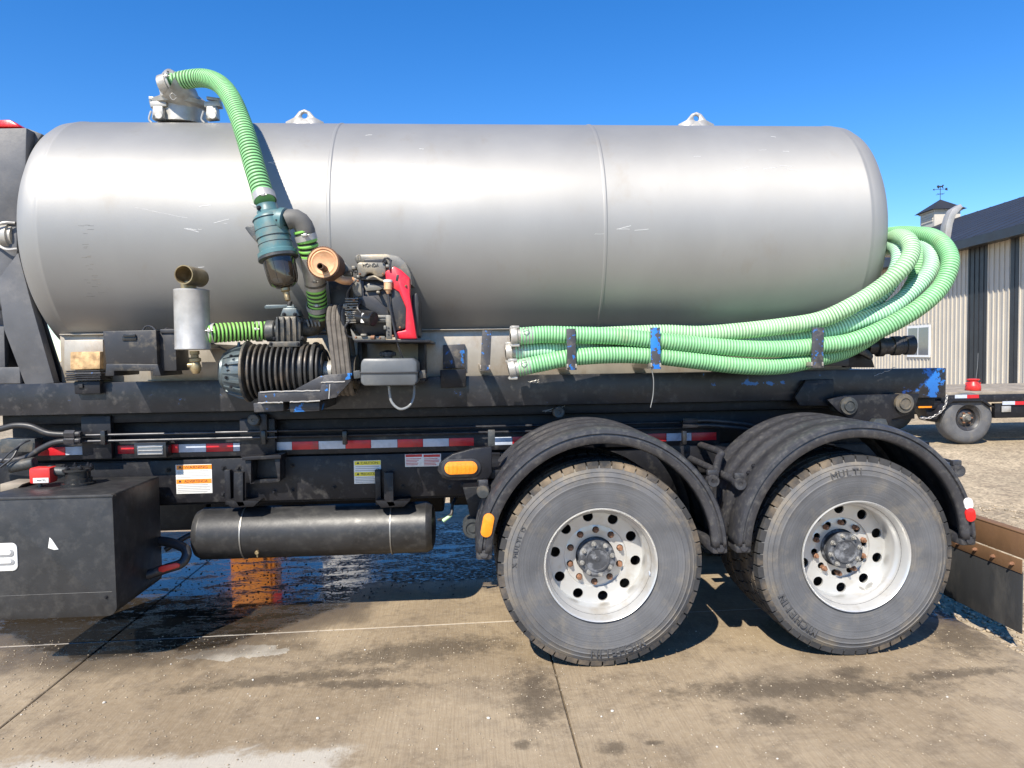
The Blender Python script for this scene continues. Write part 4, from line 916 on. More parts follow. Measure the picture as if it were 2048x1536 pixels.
# --- engine
eg = MB().pp([(706, 560), (722, 556), (778, 556), (806, 590), (810, 655), (796, 672), (716, 672), (704, 640)], .26, .52, .02).build('engine_block', 'engine_black', skid); eg['label'] = 'black engine with a red side cover'
MB().pp([(706, 562), (728, 560), (728, 592), (748, 592), (776, 618), (782, 648), (706, 600)], .245, .26, .006).build('blower_housing', 'engine_black', eg)
MB().pp([(703, 556), (722, 556), (724, 592), (714, 594), (705, 582)], .235, .26, .006).build('manifold_cover', 'engine_grey', eg)
MB().pp([(728, 572), (738, 566), (770, 574), (760, 580), (732, 582)], .238, .25, .003).build('dust_shelf', 'engine_grey', eg)
MB().pp([(713, 528), (718, 524), (766, 524), (772, 530), (772, 548), (764, 554), (750, 554), (744, 546), (734, 546), (728, 554), (714, 552)], .22, .32, .012).build('valve_cover', 'engine_grey', eg)
text('lettering', 'HONDA', .026, W(741, 530, .217), 'engine_grey', eg, depth=.002, width=.085)
MB().pp([(711, 552), (772, 552), (774, 560), (711, 560)], .235, .34, .004).build('head_gasket', 'engine_black', eg)
MB().pp([(708, 512), (716, 508), (774, 507), (798, 512), (812, 524), (822, 548), (826, 572), (790, 560), (772, 524), (712, 526)], .34, .54, .015).build('air_cleaner', 'engine_grey', eg)
MB().pp([(728, 518), (772, 518), (772, 526), (728, 526)], .325, .345, .003).build('cleaner_latch', 'engine_black', eg)
MB().tube([W(715, 520, .3), W(716, 511, .3), W(720, 512, .3), W(720, 521, .3)], .004, 8).build('lift_eye', 'engine_grey', eg)
MB().pp([(770, 543), (788, 532), (803, 540), (820, 556), (820, 590), (828, 640), (834, 678), (793, 678), (791, 664), (811, 660), (812, 616), (798, 584), (772, 568)], .195, .262, .008).build('side_cover', 'engine_red', eg)
MB().pp([(793, 549), (798, 550), (796, 562), (791, 561)], .193, .20, .001).build('cover_slot', 'engine_black', eg)
MB().pp([(783, 565), (800, 580), (814, 612), (815, 656), (788, 664), (780, 640)], .205, .26, .012).build('fan_shroud', 'engine_black', eg)
MB().pp([(824, 590), (834, 584), (838, 600), (838, 672), (830, 676), (824, 640)], .24, .5, .01).build('recoil_housing', 'engine_black', eg)
MB().pp([(700, 600), (716, 592), (716, 640), (702, 640)], .24, .30, .006).build('crankcase', 'engine_grey', eg)
for k_ in range(7): MB().pb(690, 596 + 5.2 * k_, 716, 598.6 + 5.2 * k_, .205, .30, .001).build('cylinder_fin', 'engine_grey', eg)
for k_ in range(5): MB().pb(692, 626 + 4.4 * k_, 712, 628.2 + 4.4 * k_, .20, .30, .001).build('cylinder_fin', 'engine_grey', eg)
of_ = MB().cyl(W(714, 632, .24), W(748, 638, .17), 14.5 * PM(.2)).cyl(W(709, 631, .25), W(716, 632, .235), 16 * PM(.2)).build('oil_filter', 'black_gloss', eg)
MB().pp([(724, 626), (733, 627), (732, 634), (723, 633)], .168, .20, .0005).pp([(722, 638), (728, 639), (728, 646), (721, 645)], .168, .20, .0005).build('filter_print', 'sticker_white', of_)
MB().pp([(750, 630), (776, 630), (776, 645), (750, 645)], .22, .27, .004).build('drain_plate', 'engine_grey', eg)
for y in (634, 640): MB().pb(752, y, 770, y + 1.6, .214, .221, .0003).build('plate_slot', 'engine_black', eg)
MB().pp([(772, 630), (782, 630), (784, 678), (772, 678)], .21, .23, .003).build('mount_leg', 'engine_grey', eg)
for y in (656, 663, 669): MB().yc(777, y, .206, .212, 1.7, n=10).build('leg_hole', 'engine_black', eg)
MB().pp([(700, 655), (712, 672), (770, 672), (770, 680), (706, 680)], .215, .25, .004).build('engine_foot', 'engine_grey', eg)
MB().cyl(W(742, 675, .21), W(750, 675, .205), 4.5 * PM(.2), n=8).build('drain_plug', 'nut_rust', eg)
ep = MB().pp([(708, 679), (860, 680), (860, 685), (708, 684)], .14, .78, .002).build('engine_plate', 'black_paint', skid)
MB().pb(836, 685, 850, 748, .50, .70, .004).build('plate_leg', 'black_paint', ep)
MB().pb(715, 685, 725, 745, .5, .7, .004).build('plate_leg', 'black_paint', ep)
MB().tube([W(783, 520, .24), W(778, 535, .225), W(776, 552, .212)], .0045, 8).build('fuel_line', 'engine_black', eg)
ff = MB().pc(776, 564, 776, 580, .19, 8).pc(776, 580, 776, 588, .19, 6, rp2=2.5).build('fuel_filter', 'muffler_rust', eg)
MB().pc(776, 560, 776, 565, .19, 9).build('filter_cap', 'sticker_white', ff)
MB().tube([W(776, 588, .19), W(781, 620, .185), W(788, 655, .18), (W(796, 690, .16)), W(806, 718, .19)], .0055, 8).build('fuel_line', 'engine_black', eg)
MB().tube([W(734, 558, .22), W(748, 553, .205), W(762, 560, .20), W(772, 563, .20)], .006, 8).build('spark_lead', 'engine_grey', eg)
for pts_ in ([(712, 560, .22), (700, 575, .20), (694, 590, .21), (698, 606, .22)], [(764, 524, .21), (772, 516, .20), (781, 522, .20), (779, 540, .185)], [(700, 640, .2), (690, 655, .2), (695, 672, .22), (712, 676, .24)],
             [(352, 660, .40), (400, 652, .50), (470, 650, .60), (560, 660, .62), (640, 668, .60), (706, 660, .50)], [(722, 600, .24), (715, 615, .2), (722, 626, .19)], [(690, 548, .24), (700, 541, .23), (712, 545, .21)], [(600, 700, .45), (620, 690, .45), (650, 700, .46), (660, 720, .45)]):
    MB().tube([W(*q) for q in pts_], .0055, 8).build('wiring_loom', 'engine_black', skid)
for (x_, y_, w_, h_) in ((690, 612, 9, 9), (702, 616, 7, 6), (716, 553, 6, 5), (707, 535, 8, 7), (775, 532, 7, 6), (698, 626, 8, 6), (770, 655, 6, 8), (727, 670, 12, 5), (756, 584, 7, 5)):
    MB().pb(x_ - w_ / 2, y_ - h_ / 2, x_ + w_ / 2, y_ + h_ / 2, .20, .26, .004).build('engine_fitting', 'engine_grey', eg)
for (x_, y_) in ((716, 562), (774, 562), (708, 600), (800, 655), (812, 572), (720, 548), (766, 548), (786, 672), (712, 675), (760, 676)): inst(NUT, 'bolt', W(x_, y_, .198), eg, None, (.42, .42, .42))
for (x_, y_) in ((452, 730), (452, 755), (462, 712), (462, 774), (456, 742)): inst(BOLT, 'bolt', W(x_, y_, .27), pump, None, (.55, .55, .55))
for (x_, y_) in ((542, 688), (596, 688), (605, 640), (549, 677), (604, 676)): inst(BOLT, 'bolt', W(x_, y_, .33), vb, None, (.6, .6, .6))
# --- silencer of the engine
ym = .06; pm_ = W(646, 525, ym); kk = PM(ym)
mb = MB(); mb.lathe([(0, .008), (20 * kk, .008), (22 * kk, .004), (25 * kk, .006), (26.5 * kk, 0), (29 * kk, 0), (30 * kk, .006)], pm_, (.03, 1, 0), 40, caps=False); mf = mb.build('muffler', 'muffler_rust', skid)
mb = MB(); mb.lathe([(30 * kk, .004), (32 * kk, .006), (32 * kk, .016), (30 * kk, .02), (30 * kk, .17), (20 * kk, .20), (.01, .20)], pm_, (.03, 1, 0), 40, caps=False); mb.build('muffler_shell', 'muffler_edge', mf)
for q in range(40): a = 2 * math.pi * q / 40; MB().box(pm_ + Vector((31.6 * kk * math.cos(a), .011, 31.6 * kk * math.sin(a))), (.004, .014, .004), .001).build('crimp', 'muffler_edge', mf)
a = W(640, 532, .0); mb = MB(); mb.lathe([(5.2 * kk, .09), (5.2 * kk, 0), (6.6 * kk, 0), (6.6 * kk, .09)], a, (.12, 1, -.1), 20, caps=False); mb.build('tail_pipe', 'muffler_edge', mf)
MB().tube([W(668, 552, .25), W(678, 558, .22), W(690, 562, .22), W(706, 562, .25)], 7.5 * PM(.23), 14).build('exhaust_pipe', 'muffler_rust', mf)
MB().pp([(660, 505), (682, 516), (704, 536), (704, 552), (686, 552), (684, 538), (672, 536)], .26, .30, .004).build('heat_shield', 'engine_grey', mf)
MB().pp([(655, 560), (700, 566), (700, 640), (664, 640)], .42, .55, .01).build('belt_guard', 'engine_black', skid)
# --- teal separator with smoked bowl
A0, A1 = W(533, 410, .17), W(556, 512, .15); ax = (A1 - A0).normalized(); ks = PM(.17)
def sp_(t): return (A1 - A0).length * t
LS = (A1 - A0).length
mb = MB(); mb.lathe([(19.5 * ks, 0), (19.5 * ks, LS * .10), (21 * ks, LS * .12), (21 * ks, LS * .15), (21 * ks, LS * .17), (30 * ks, LS * .24), (31 * ks, LS * .28), (31 * ks, LS * .50), (32 * ks, LS * .505), (32 * ks, LS * .65), (31 * ks, LS * .655), (31 * ks, LS * .77), (32 * ks, LS * .775), (32 * ks, LS * .90), (37 * ks, LS * .93), (37 * ks, LS * 1.0), (33 * ks, LS * 1.03)], A0, ax, 36); sep_ = mb.build('separator', 'teal_plastic', skid)
for t in (.29, .50, .65, .77):
    mb = MB(); mb.lathe([(30 * ks, -.001), (32.6 * ks, -.001), (32.6 * ks, .0012), (30 * ks, .0012)], A0 + ax * LS * t, ax, 36, caps=False); mb.build('groove_line', 'engine_black', sep_)
mb = MB(); mb.lathe([(36 * ks, 0), (38 * ks, .004), (38 * ks, .016), (34 * ks, .02)], A0 + ax * LS * 1.0, ax, 36); mb.build('clamp_ring', 'cast_dark', sep_)
B0 = A0 + ax * (LS * 1.03 + .006); bl = 58 * ks
mb = MB(); mb.lathe([(30 * ks, 0), (29 * ks, bl * .4), (27.5 * ks, bl * .7), (24 * ks, bl * .88), (16 * ks, bl * .98), (4 * ks, bl)], B0, ax, 36); bw = mb.build('sight_bowl', 'smoke_bowl', sep_)
for q in range(10):
    a = 2 * math.pi * q / 10; u = ax.orthogonal().normalized(); v = ax.cross(u); d = u * math.cos(a) + v * math.sin(a)
    MB().tube([B0 + ax * .004 + d * 30 * ks, B0 + ax * bl * .4 + d * 29.3 * ks, B0 + ax * bl * .7 + d * 27.8 * ks, B0 + ax * bl * .88 + d * 24.2 * ks], .0014, 6, .02).build('bowl_rib', 'smoke_bowl', bw)
mb = MB(); mb.lathe([(5 * ks, 0), (9 * ks, .008), (9 * ks, .02), (5.5 * ks, .026), (6.5 * ks, .03), (5.5 * ks, .045), (6 * ks, .048), (5 * ks, .07), (2 * ks, .075)], B0 + ax * (bl - .004), ax, 16); mb.build('bowl_tap', 'brass', bw)
p = B0 + ax * (bl + .012); MB().cyl(p, p + Vector((-.022, -.008, .0)), .005).build('tap_lever', 'cast_dark', bw)
pN = W(560, 440, .14); pE = W(578, 442, .13); mb = MB(); mb.lathe([(20 * ks, -.05), (21 * ks, 0), (24 * ks, .004), (24 * ks, .03), (21 * ks, .034)], pN, pE - pN, 28); mb.build('side_port', 'teal_plastic', sep_)
inst(BOLT, 'bolt', W(554, 441, .09), sep_, None, (.8, .8, .8)); inst(BOLT, 'bolt', W(518, 416, .12), sep_, None, (.8, .8, .8))
MB().pp([(489, 455), (497, 450), (512, 452), (518, 470), (526, 500), (500, 470)], .19, .55, .005).build('separator_bracket', 'cast_dark', sep_)
MB().pp([(499, 406), (512, 410), (514, 416), (508, 414)], .16, .17, .001).build('clip', 'galv', sep_)
EL = [W(572, 441, .135), W(588, 437, .14), W(603, 446, .15), W(611, 462, .165), W(612, 474, .175)]
MB().tube(EL, 19 * PM(.15), 20).build('rubber_elbow', 'grey_rubber', skid)
HP = [W(607, 460, .165), W(614, 482, .18), W(620, 510, .21), W(626, 540, .26), W(631, 575, .32), W(635, 605, .38), W(637, 634, .43)]
hose('suction_tube', HP, 19.5 * PM(.25), 9.2 * PM(.28), 'hose_lime', skid, deep=.84)
MB().tube(HP[2:5], 20.6 * PM(.26), 20).build('steel_sleeve', 'galv', skid)
band(612, 475, .175, HP[1] - HP[0], 21, .03); band(631, 566, .305, HP[4] - HP[3], 21.4, .012, m='cast_dark'); band(635, 613, .395, HP[5] - HP[4], 21, .03)
# --- crown valve and the big arching hose
PN = W(366, 246, 1.18); PN.z = TZ + TR - .01; kn = PM(1.1)
mb = MB(); mb.lathe([(45 * kn, 0), (45 * kn, 30 * kn), (56 * kn, 32 * kn), (58 * kn, 40 * kn), (50 * kn, 44 * kn), (40 * kn, 52 * kn), (26 * kn, 64 * kn)], PN, (0, 0, 1), 36); cv = mb.build('crown_valve', 'cast_alu', skid)
for (x0_, x1_) in ((300, 330), (405, 440)):
    s_ = -1 if x0_ < 350 else 1; xm = (x0_ + x1_) / 2
    MB().pp([(xm - 16, 203), (xm + 16, 200), (xm + 18, 212), (xm - 14, 214)], 1.02, 1.08, .004).pp([(xm - 10, 212), (xm + 10, 212), (xm + 12, 236), (xm - 12, 238)], 1.0, 1.06, .006).build('cam_clamp', 'cast_alu', cv)
    MB().pp([(xm - 14 + s_ * 4, 192), (xm + 12 + s_ * 6, 196), (xm + 12 + s_ * 6, 202), (xm - 14 + s_ * 4, 198)], 1.04, 1.07, .003).build('clamp_handle', 'galv', cv)
    MB().yc(xm + 2, 230, .985, 1.0, 7, n=14).build('clamp_pin', 'cast_alu', cv)
    MB().tube([W(x0_ + 2, 222, .98), W(x0_ - 2, 238, .98), W(x0_ + 4, 246, .98)], .006, 8).build('clamp_lever', 'galv', cv)
MB().tube([W(372, 205, 1.12), W(366, 190, 1.08), W(352, 178, 1.02), W(338, 168, .99), W(334, 166, .98)], 26 * kn, 20).build('valve_elbow', 'cast_alu', cv)
HT = [W(330, 171, 1.0), W(348, 165, .99), W(380, 158, .97), W(412, 157, .92), W(440, 169, .80), W(462, 196, .64), W(481, 240, .48), (W(497, 290, .36)), W(511, 340, .27), W(523, 380, .21), W(529, 402, .18)]
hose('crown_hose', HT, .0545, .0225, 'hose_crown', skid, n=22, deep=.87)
tv = HT[1] - HT[0]
mb = MB(); mb.lathe([(.060, -.02), (.066, -.015), (.066, .035), (.060, .04)], HT[0], tv, 28, caps=False); mb.build('hose_collar', 'cast_alu', cv)
band(345, 166, .99, tv, 22, .012)
MB().tube([W(352, 192, .95), W(345, 186, .94), W(340, 192, .94), W(346, 200, .94), W(353, 195, .95)], .002, 6, .008).build('safety_ring', 'galv', cv)
band(529, 396, .185, HT[-1] - HT[-2], 21.5, .045)
# --- small fuel tank on its bracket
ft = MB().pp([(721, 726), (726, 717), (826, 716), (834, 724), (835, 764), (828, 771), (728, 772), (721, 766)], .13, .34, .016).build('fuel_tank', 'poly_tank', skid)
MB().pp([(720, 744), (836, 743), (836, 746), (720, 747)], .122, .35, .002).build('tank_seam', 'engine_black', ft)
mb = MB(); p = W(776, 717, .24); kf = PM(.24); mb.lathe([(9 * kf, 0), (9 * kf, .012), (15 * kf, .014), (15 * kf, .034), (11 * kf, .038), (4 * kf, .044), (.002, .045)], p, (0, 0, 1), 10); mb.build('fuel_cap', 'engine_black', ft)
for q in range(12):
    a = 2 * math.pi * q / 12; MB().box(p + Vector((15 * kf * math.cos(a), 15 * kf * math.sin(a), .024)), (.006, .006, .018), .002).build('cap_grip', 'engine_black', ft)
for x0_ in (706, 836): MB().pp([(x0_, 742), (x0_ + 14, 740), (x0_ + 16, 756), (x0_ + 2, 758)], .19, .28, .004).build('tank_lug', 'cast_dark', ft)
MB().pb(705, 758, 850, 766, .34, .70, .004).build('tank_bracket', 'black_paint', skid)
MB().tube([W(778, 772, .2), W(779, 785, .2), W(784, 805, .2), W(800, 818, .2), W(818, 812, .22), W(827, 795, .24), W(828, 770, .28), W(826, 752, .36)], .007, 10).build('overflow_tube', 'clear_tube', ft)
# --- blue-ish lock plates on the skirt
MB().pp([(886, 690), (930, 688), (930, 736), (886, 738)], .755, .785, .004).build('lock_plate', 'blue_strap', skid); MB().pp([(880, 740), (932, 738), (932, 774), (882, 776)], .665, .70, .004).build('lock_plate', 'black_paint', skid)
# --- hose stanchions: each strap leans on a shelf arm
for (x0_, y0_, x1_, y1_, w_) in ((974, 661, 970, 742, 19), (1142, 657, 1144, 740, 18), (1311, 655, 1312, 738, 19), (1637, 655, 1635, 736, 23)):
    mb = MB().pp([(x0_ - w_ / 2, y0_), (x0_ + w_ / 2, y0_), (x1_ + w_ / 2, y1_), (x1_ - w_ / 2, y1_)], .335, .347, .002)
    s_ = mb.build('hose_stanchion', 'blue_worn' if x0_ == 1311 else 'blue_strap', skid)
    MB().pp([(x1_ - w_ / 2 - 1, y1_ - 5), (x1_ + w_ / 2 + 1, y1_ - 5), (x1_ + w_ / 2 + 1, y1_), (x1_ - w_ / 2 - 1, y1_)], .34, .79, .002).pp([(x1_ - w_ / 2 - 1, y1_ - 12), (x1_ - w_ / 2 + 2, y1_ - 12), (x1_ - w_ / 2 + 2, y1_ - 4), (x1_ - w_ / 2 - 1, y1_ - 4)], .33, .79, .001).pp([(x1_ + w_ / 2 - 2, y1_ - 12), (x1_ + w_ / 2 + 1, y1_ - 12), (x1_ + w_ / 2 + 1, y1_ - 4), (x1_ + w_ / 2 - 2, y1_ - 4)], .33, .79, .001).build('shelf_arm', 'stain_steel', s_)
MB().tube([W(1303, 738, .345), W(1307, 760, .345), W(1306, 790, .345), W(1301, 815, .345)], .003, 6).build('tie_wire', 'wire_steel', skid)
# --- rear outlet valve, rear hook bar
mb = MB(); pr_ = W(1735, 694, .62); kr = PM(.62)
mb.lathe([(16 * kr, 0), (16 * kr, .05), (21 * kr, .055), (21 * kr, .09), (17 * kr, .095), (17 * kr, .14), (20 * kr, .145), (20 * kr, .19), (18 * kr, .195), (18 * kr, .215), (20 * kr, .22), (20 * kr, .27), (15 * kr, .27), (14 * kr, .1)], pr_, (1, -.12, .03), 28, caps=False); ov = mb.build('outlet_valve', 'engine_black', skid)
MB().pp([(1715, 690), (1738, 700), (1748, 712), (1744, 720), (1730, 712), (1712, 704)], .58, .62, .005).build('outlet_lever', 'engine_black', ov)
MB().pp([(1690, 700), (1735, 690), (1750, 735), (1690, 735)], .66, .70, .004).build('outlet_bracket', 'black_paint', ov)
MB().pp([(1648, 716), (1698, 716), (1698, 732), (1648, 732)], .60, .7, .004).pb(1652, 712, 1694, 718, .58, .72, .003).build('twist_lock', 'chipped_blue', skid)
hb = MB().pp([(1888, 486), (1893, 450), (1899, 430), (1906, 418), (1922, 408), (1926, 414), (1912, 430), (1906, 448), (1900, 486)], 1.1, 1.16, .003).build('hose_hook', 'galv', skid)
MB().pp([(1880, 484), (1902, 484), (1900, 500), (1882, 500)], 1.1, 1.16, .002).bb(2.6, W(1890, 490, 1.1).x + .03, 1.10, 1.16, W(1890, 500, 1.1).z - .04, W(1890, 500, 1.1).z, .003).build('hook_arm', 'galv', hb)
MB().pc(1730, 505, 1712, 545, .72, 4).build('pipe_stub', 'galv', skid)

# ================================================================== LOOSE SUCTION HOSES
def suction(label, pts, m, cuff):
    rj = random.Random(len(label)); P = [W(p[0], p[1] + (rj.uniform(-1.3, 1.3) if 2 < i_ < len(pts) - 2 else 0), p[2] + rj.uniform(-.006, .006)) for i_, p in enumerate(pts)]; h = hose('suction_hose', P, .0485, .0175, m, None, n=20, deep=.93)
    tag(h, label, 'hose', 'green suction hoses stowed along the tank')
    if cuff:
        d = (P[1] - P[0]).normalized(); mb = MB(); mb.lathe([(.044, .075), (.0475, .07), (.0475, .012), (.045, .008)], P[0], d, 24, caps=False); mb.build('hose_cuff', 'galv', h)
        mb = MB(); mb.lathe([(.033, -.055), (.052, -.055), (.054, -.05), (.054, -.02), (.046, -.014), (.046, .01)], P[0], d, 24, caps=False); cp = mb.build('coupling', 'cast_alu', h)
        for s_ in (-1, 1):
            q = P[0] - d * .03 + Vector((0, -.02, s_ * .05)); MB().box(q, (.05, .022, .018), .004).cyl(q + Vector((-.02, -.012, 0)), q + Vector((-.02, .02, 0)), .008).build('cam_lever', 'cast_alu', cp)
        q = P[0] + Vector((.03, -.05, .025)); MB().tube([q + Vector((.016 * math.cos(i * .7), -.003 * (i % 2), .018 * math.sin(i * .7))) for i in range(10)], .0018, 6, .006).build('pull_ring', 'wire_steel', cp)
    return h
suction('vivid green ribbed hose, uppermost of the couplings, outermost loop behind the tank',
        [(1040, 672, .40), (1090, 669, .40), (1143, 670, .40), (1230, 673, .40), (1312, 681, .40), (1400, 691, .40), (1500, 699, .40), (1570, 698, .40), (1637, 692, .40), (1700, 682, .39), (1760, 660, .37), (1833, 618, .35), (1880, 575, .36), (1900, 530, .40), (1893, 497, .48), (1868, 475, .60), (1833, 468, .76), (1784, 468, 1.0), (1735, 480, 1.5)], 'hose_green', True)
suction('mint green ribbed hose with the middle coupling, mostly behind the others',
        [(1030, 704, .46), (1090, 700, .46), (1143, 698, .48), (1230, 697, .52), (1312, 694, .54), (1400, 696, .54), (1500, 692, .53), (1590, 680, .50), (1660, 662, .47), (1720, 642, .44), (1781, 616, .43), (1834, 574, .45), (1860, 538, .50), (1862, 508, .58), (1846, 490, .70), (1805, 484, .90), (1755, 495, 1.4)], 'hose_mint', True)
suction('vivid green ribbed hose with the lowest coupling, sagging to the black sill',
        [(1036, 736, .40), (1090, 725, .40), (1143, 715, .40), (1230, 709, .40), (1312, 712, .40), (1400, 722, .40), (1480, 731, .40), (1560, 731, .42), (1640, 717, .45), (1700, 697, .49), (1760, 658, .52), (1800, 610, .54), (1830, 562, .57), (1840, 522, .62), (1832, 496, .72), (1795, 490, .95), (1750, 505, 1.4)], 'hose_green', True)
suction('pale green ribbed hose running highest along the tank, without coupling in sight',
        [(1180, 672, .50), (1260, 668, .49), (1330, 666, .48), (1400, 667, .45), (1480, 662, .43), (1560, 653, .42), (1637, 639, .40), (1700, 612, .38), (1758, 578, .36), (1803, 538, .35), (1822, 505, .38), (1816, 482, .46), (1795, 475, .60), (1775, 485, .85), (1745, 510, 1.2)], 'hose_pale', False)

suction('mint green ribbed hose tucked innermost round the corner of the tank',
        [(1420, 690, .62), (1500, 686, .62), (1590, 672, .60), (1660, 652, .56), (1720, 622, .52), (1765, 585, .48), (1792, 545, .47), (1800, 515, .51), (1793, 495, .60), (1775, 492, .78), (1750, 505, 1.1)], 'hose_mint', False)

# ================================================================== BACKGROUND
def P3(px, py, Y): return W(px, py, Y)
# --- metal barn
XB, YB, DX = 15.9, 19.2, .096
u = Vector((DX, 1, 0)).normalized(); v = Vector((u.y, -u.x, 0))
EH, RH, HW = 5.0, 7.65, 6.5; GZ = .1
barn = thing('metal_barn', (XB, YB, GZ), 'tan ribbed metal barn with black roof and black wall stripes', 'building')
def bp3(t, s, z): return Vector((XB, YB, 0)) + u * t + v * s + Vector((0, 0, z))
def quadbox(t0, t1, s0, s1, z0, z1, name, m, par, mb=None):
    vs = [bp3(t, s, z) for z in (z0, z1) for t, s in ((t0, s0), (t1, s0), (t1, s1), (t0, s1))]
    b = mb or MB(); b._faces(vs, [(0, 1, 2, 3), (4, 7, 6, 5), (0, 4, 5, 1), (1, 5, 6, 2), (2, 6, 7, 3), (3, 7, 4, 0)])
    return b if mb else b.build(name, m, par, smooth=0)
def tpx(px):                                              # distance along the barn wall that a photo column shows
    k = (W(px, 700, 1.0) - CAM); k = k.x / k.y
    return (XB - k * (YB - CAM.y)) / (k * u.y - u.x)
T0, T1 = -9., 15.
wall = quadbox(T0, T1, .03, .2, GZ - .1, EH, 'wall', 'siding', barn)
quadbox(T0, T1, 2 * HW - .2, 2 * HW, GZ - .1, EH, 'wall', 'siding', barn); quadbox(T1 - .15, T1, .2, 2 * HW - .2, GZ - .1, EH, 'wall', 'siding', barn); quadbox(T0, T0 + .15, .2, 2 * HW - .2, GZ - .1, EH, 'wall', 'siding', barn)
sA, sB = tpx(1933), tpx(1971); cA, cB = tpx(2018), tpx(2034); wA, wB = tpx(1860), tpx(1815); wz0 = 1.30; wz1 = 2.42
t = T0; i = 0
while t < T1:
    inb = (sB < t < sA) or (cB < t < cA)
    if wA - .06 < t < wB + .06:
        quadbox(t, t + .045, 0, .03, GZ, wz0 - .06, 'siding_rib', 'siding', wall); quadbox(t, t + .045, 0, .03, wz1 + .06, EH, 'siding_rib', 'siding', wall)
    else: quadbox(t, t + .045, -.004 if inb else 0, .03, GZ, EH, 'siding_rib', 'siding_black' if inb else 'siding', wall)
    t += .229 if (t < 12) else .4
quadbox(sB, sA, .012, .03, GZ, EH, 'black_panel', 'siding_black', wall); quadbox(cB, cA, .006, .03, GZ, EH, 'black_panel', 'siding_black', wall)
win = quadbox(wA, wB, -.02, .03, wz0, wz1, 'window', 'white_trim', barn); wm = (wA + wB) / 2
for a_, c_ in ((wA + .07, wm - .03), (wm + .03, wB - .07)): quadbox(a_, c_, -.024, -.02, wz0 + .08, wz1 - .08, 'pane', 'glass', win)
# roof with standing seams, eave board and ridge
rf = MB(); OV = .45; rz = (RH - EH) / HW
for s0, s1, z0, z1 in ((-OV, HW, EH - OV * rz + .12, RH + .12), (2 * HW + OV, HW, EH - OV * rz + .12, RH + .12)):
    vs = [bp3(T0 - .4, s0, z0), bp3(T1 + .4, s0, z0), bp3(T1 + .4, s1, z1), bp3(T0 - .4, s1, z1)]; vs += [p - Vector((0, 0, .1)) for p in vs]
    rf._faces(vs, [(0, 1, 2, 3), (4, 7, 6, 5), (0, 4, 5, 1), (1, 5, 6, 2), (2, 6, 7, 3), (3, 7, 4, 0)])
rf = rf.build('roof', 'roof_metal', barn, smooth=0)
t = T0
while t < T1 + .3:
    p, q = bp3(t, -OV, EH - OV * rz + .125), bp3(t, HW, RH + .125); mb = MB(); mb.tube([p, p.lerp(q, .5), q], .010, 4, 3.5); mb.build('roof_seam', 'roof_metal', rf); t += .92
quadbox(T0 - .4, T1 + .4, -OV - .06, -OV + .02, EH - OV * rz - .16, EH - OV * rz + .1, 'eave_board', 'siding_black', barn)
quadbox(T0, T1, -OV + .02, .03, EH - OV * rz - .12, EH - OV * rz - .08, 'soffit', 'siding_black', barn)
for a_ in (T0 - .0, T1 - .15):
    mb = MB(); vs = [bp3(a_, .2, EH), bp3(a_, 2 * HW - .2, EH), bp3(a_, HW, RH - .08), bp3(a_ + .15, .2, EH), bp3(a_ + .15, 2 * HW - .2, EH), bp3(a_ + .15, HW, RH - .08)]
    mb._faces(vs, [(0, 1, 2), (3, 5, 4), (0, 3, 4, 1), (1, 4, 5, 2), (2, 5, 3, 0)]); mb.build('gable', 'siding', barn, smooth=0)
# cupola with weather vane on the ridge
kq = (W(1880, 440, 1.) - CAM); kq = kq.x / kq.y; rx0 = XB + v.x * HW; ry0 = YB + v.y * HW
tc = (rx0 - kq * (ry0 - CAM.y)) / (kq * u.y - u.x); cw = .62
cup = quadbox(tc - cw, tc + cw, HW - cw, HW + cw, RH - .2, RH + .62, 'cupola', 'siding', barn)
for z_ in range(4): quadbox(tc - cw + .12, tc + cw - .12, HW - cw - .03, HW - cw, RH + .12 + z_ * .11, RH + .19 + z_ * .11, 'louvre', 'siding', cup)
quadbox(tc - cw - .06, tc + cw + .06, HW - cw - .06, HW + cw + .06, RH + .60, RH + .67, 'cupola_trim', 'siding', cup)
mb = MB(); e_ = cw + .2; vs = [bp3(tc + a_ * e_, HW + c_ * e_, RH + .67) for a_, c_ in ((-1, -1), (1, -1), (1, 1), (-1, 1))] + [bp3(tc, HW, RH + 1.28)]
mb._faces(vs, [(0, 1, 4), (1, 2, 4), (2, 3, 4), (3, 0, 4), (3, 2, 1, 0)]); mb.build('cupola_roof', 'roof_metal', cup, smooth=0)
b0 = bp3(tc, HW, RH + 1.22); mb = MB(); mb.cyl(b0, b0 + Vector((0, 0, 1.15)), .022, n=8)
for ang in (0, 90): d = Vector((math.cos(R(ang + 20)), math.sin(R(ang + 20)), 0)) * .36; mb.cyl(b0 + Vector((0, 0, .52)) - d, b0 + Vector((0, 0, .52)) + d, .016, n=6)
d = Vector((.62, 0, 0)); mb.cyl(b0 + Vector((-.62, 0, .86)), b0 + Vector((.55, 0, .92)), .018, n=6)
x, y, z = b0; mb.prism([(x - .62, z + .86), (x - .5, z + .96), (x - .5, z + .78)], y - .01, y + .01, 0).prism([(x + .4, z + .84), (x + .6, z + .80), (x + .58, z + 1.02), (x + .42, z + 1.0)], y - .01, y + .01, 0)
mb.prism([(x - .25, z + 1.02), (x - .3, z + 1.14), (x - .2, z + 1.22), (x - .05, z + 1.16), (x + .12, z + 1.17), (x + .2, z + 1.26), (x + .3, z + 1.24), (x + .22, z + 1.10), (x + .26, z + .96), (x + .2, z + .96), (x + .14, z + 1.06), (x - .08, z + 1.05), (x - .12, z + .95), (x - .18, z + .95)], y - .01, y + .01, 0)
bmesh.ops.scale(mb.bm, vec=(.62, .62, .62), space=Matrix.Translation(-b0), verts=mb.bm.verts[:])
mb.build('weather_vane', 'roof_metal', cup, smooth=0)

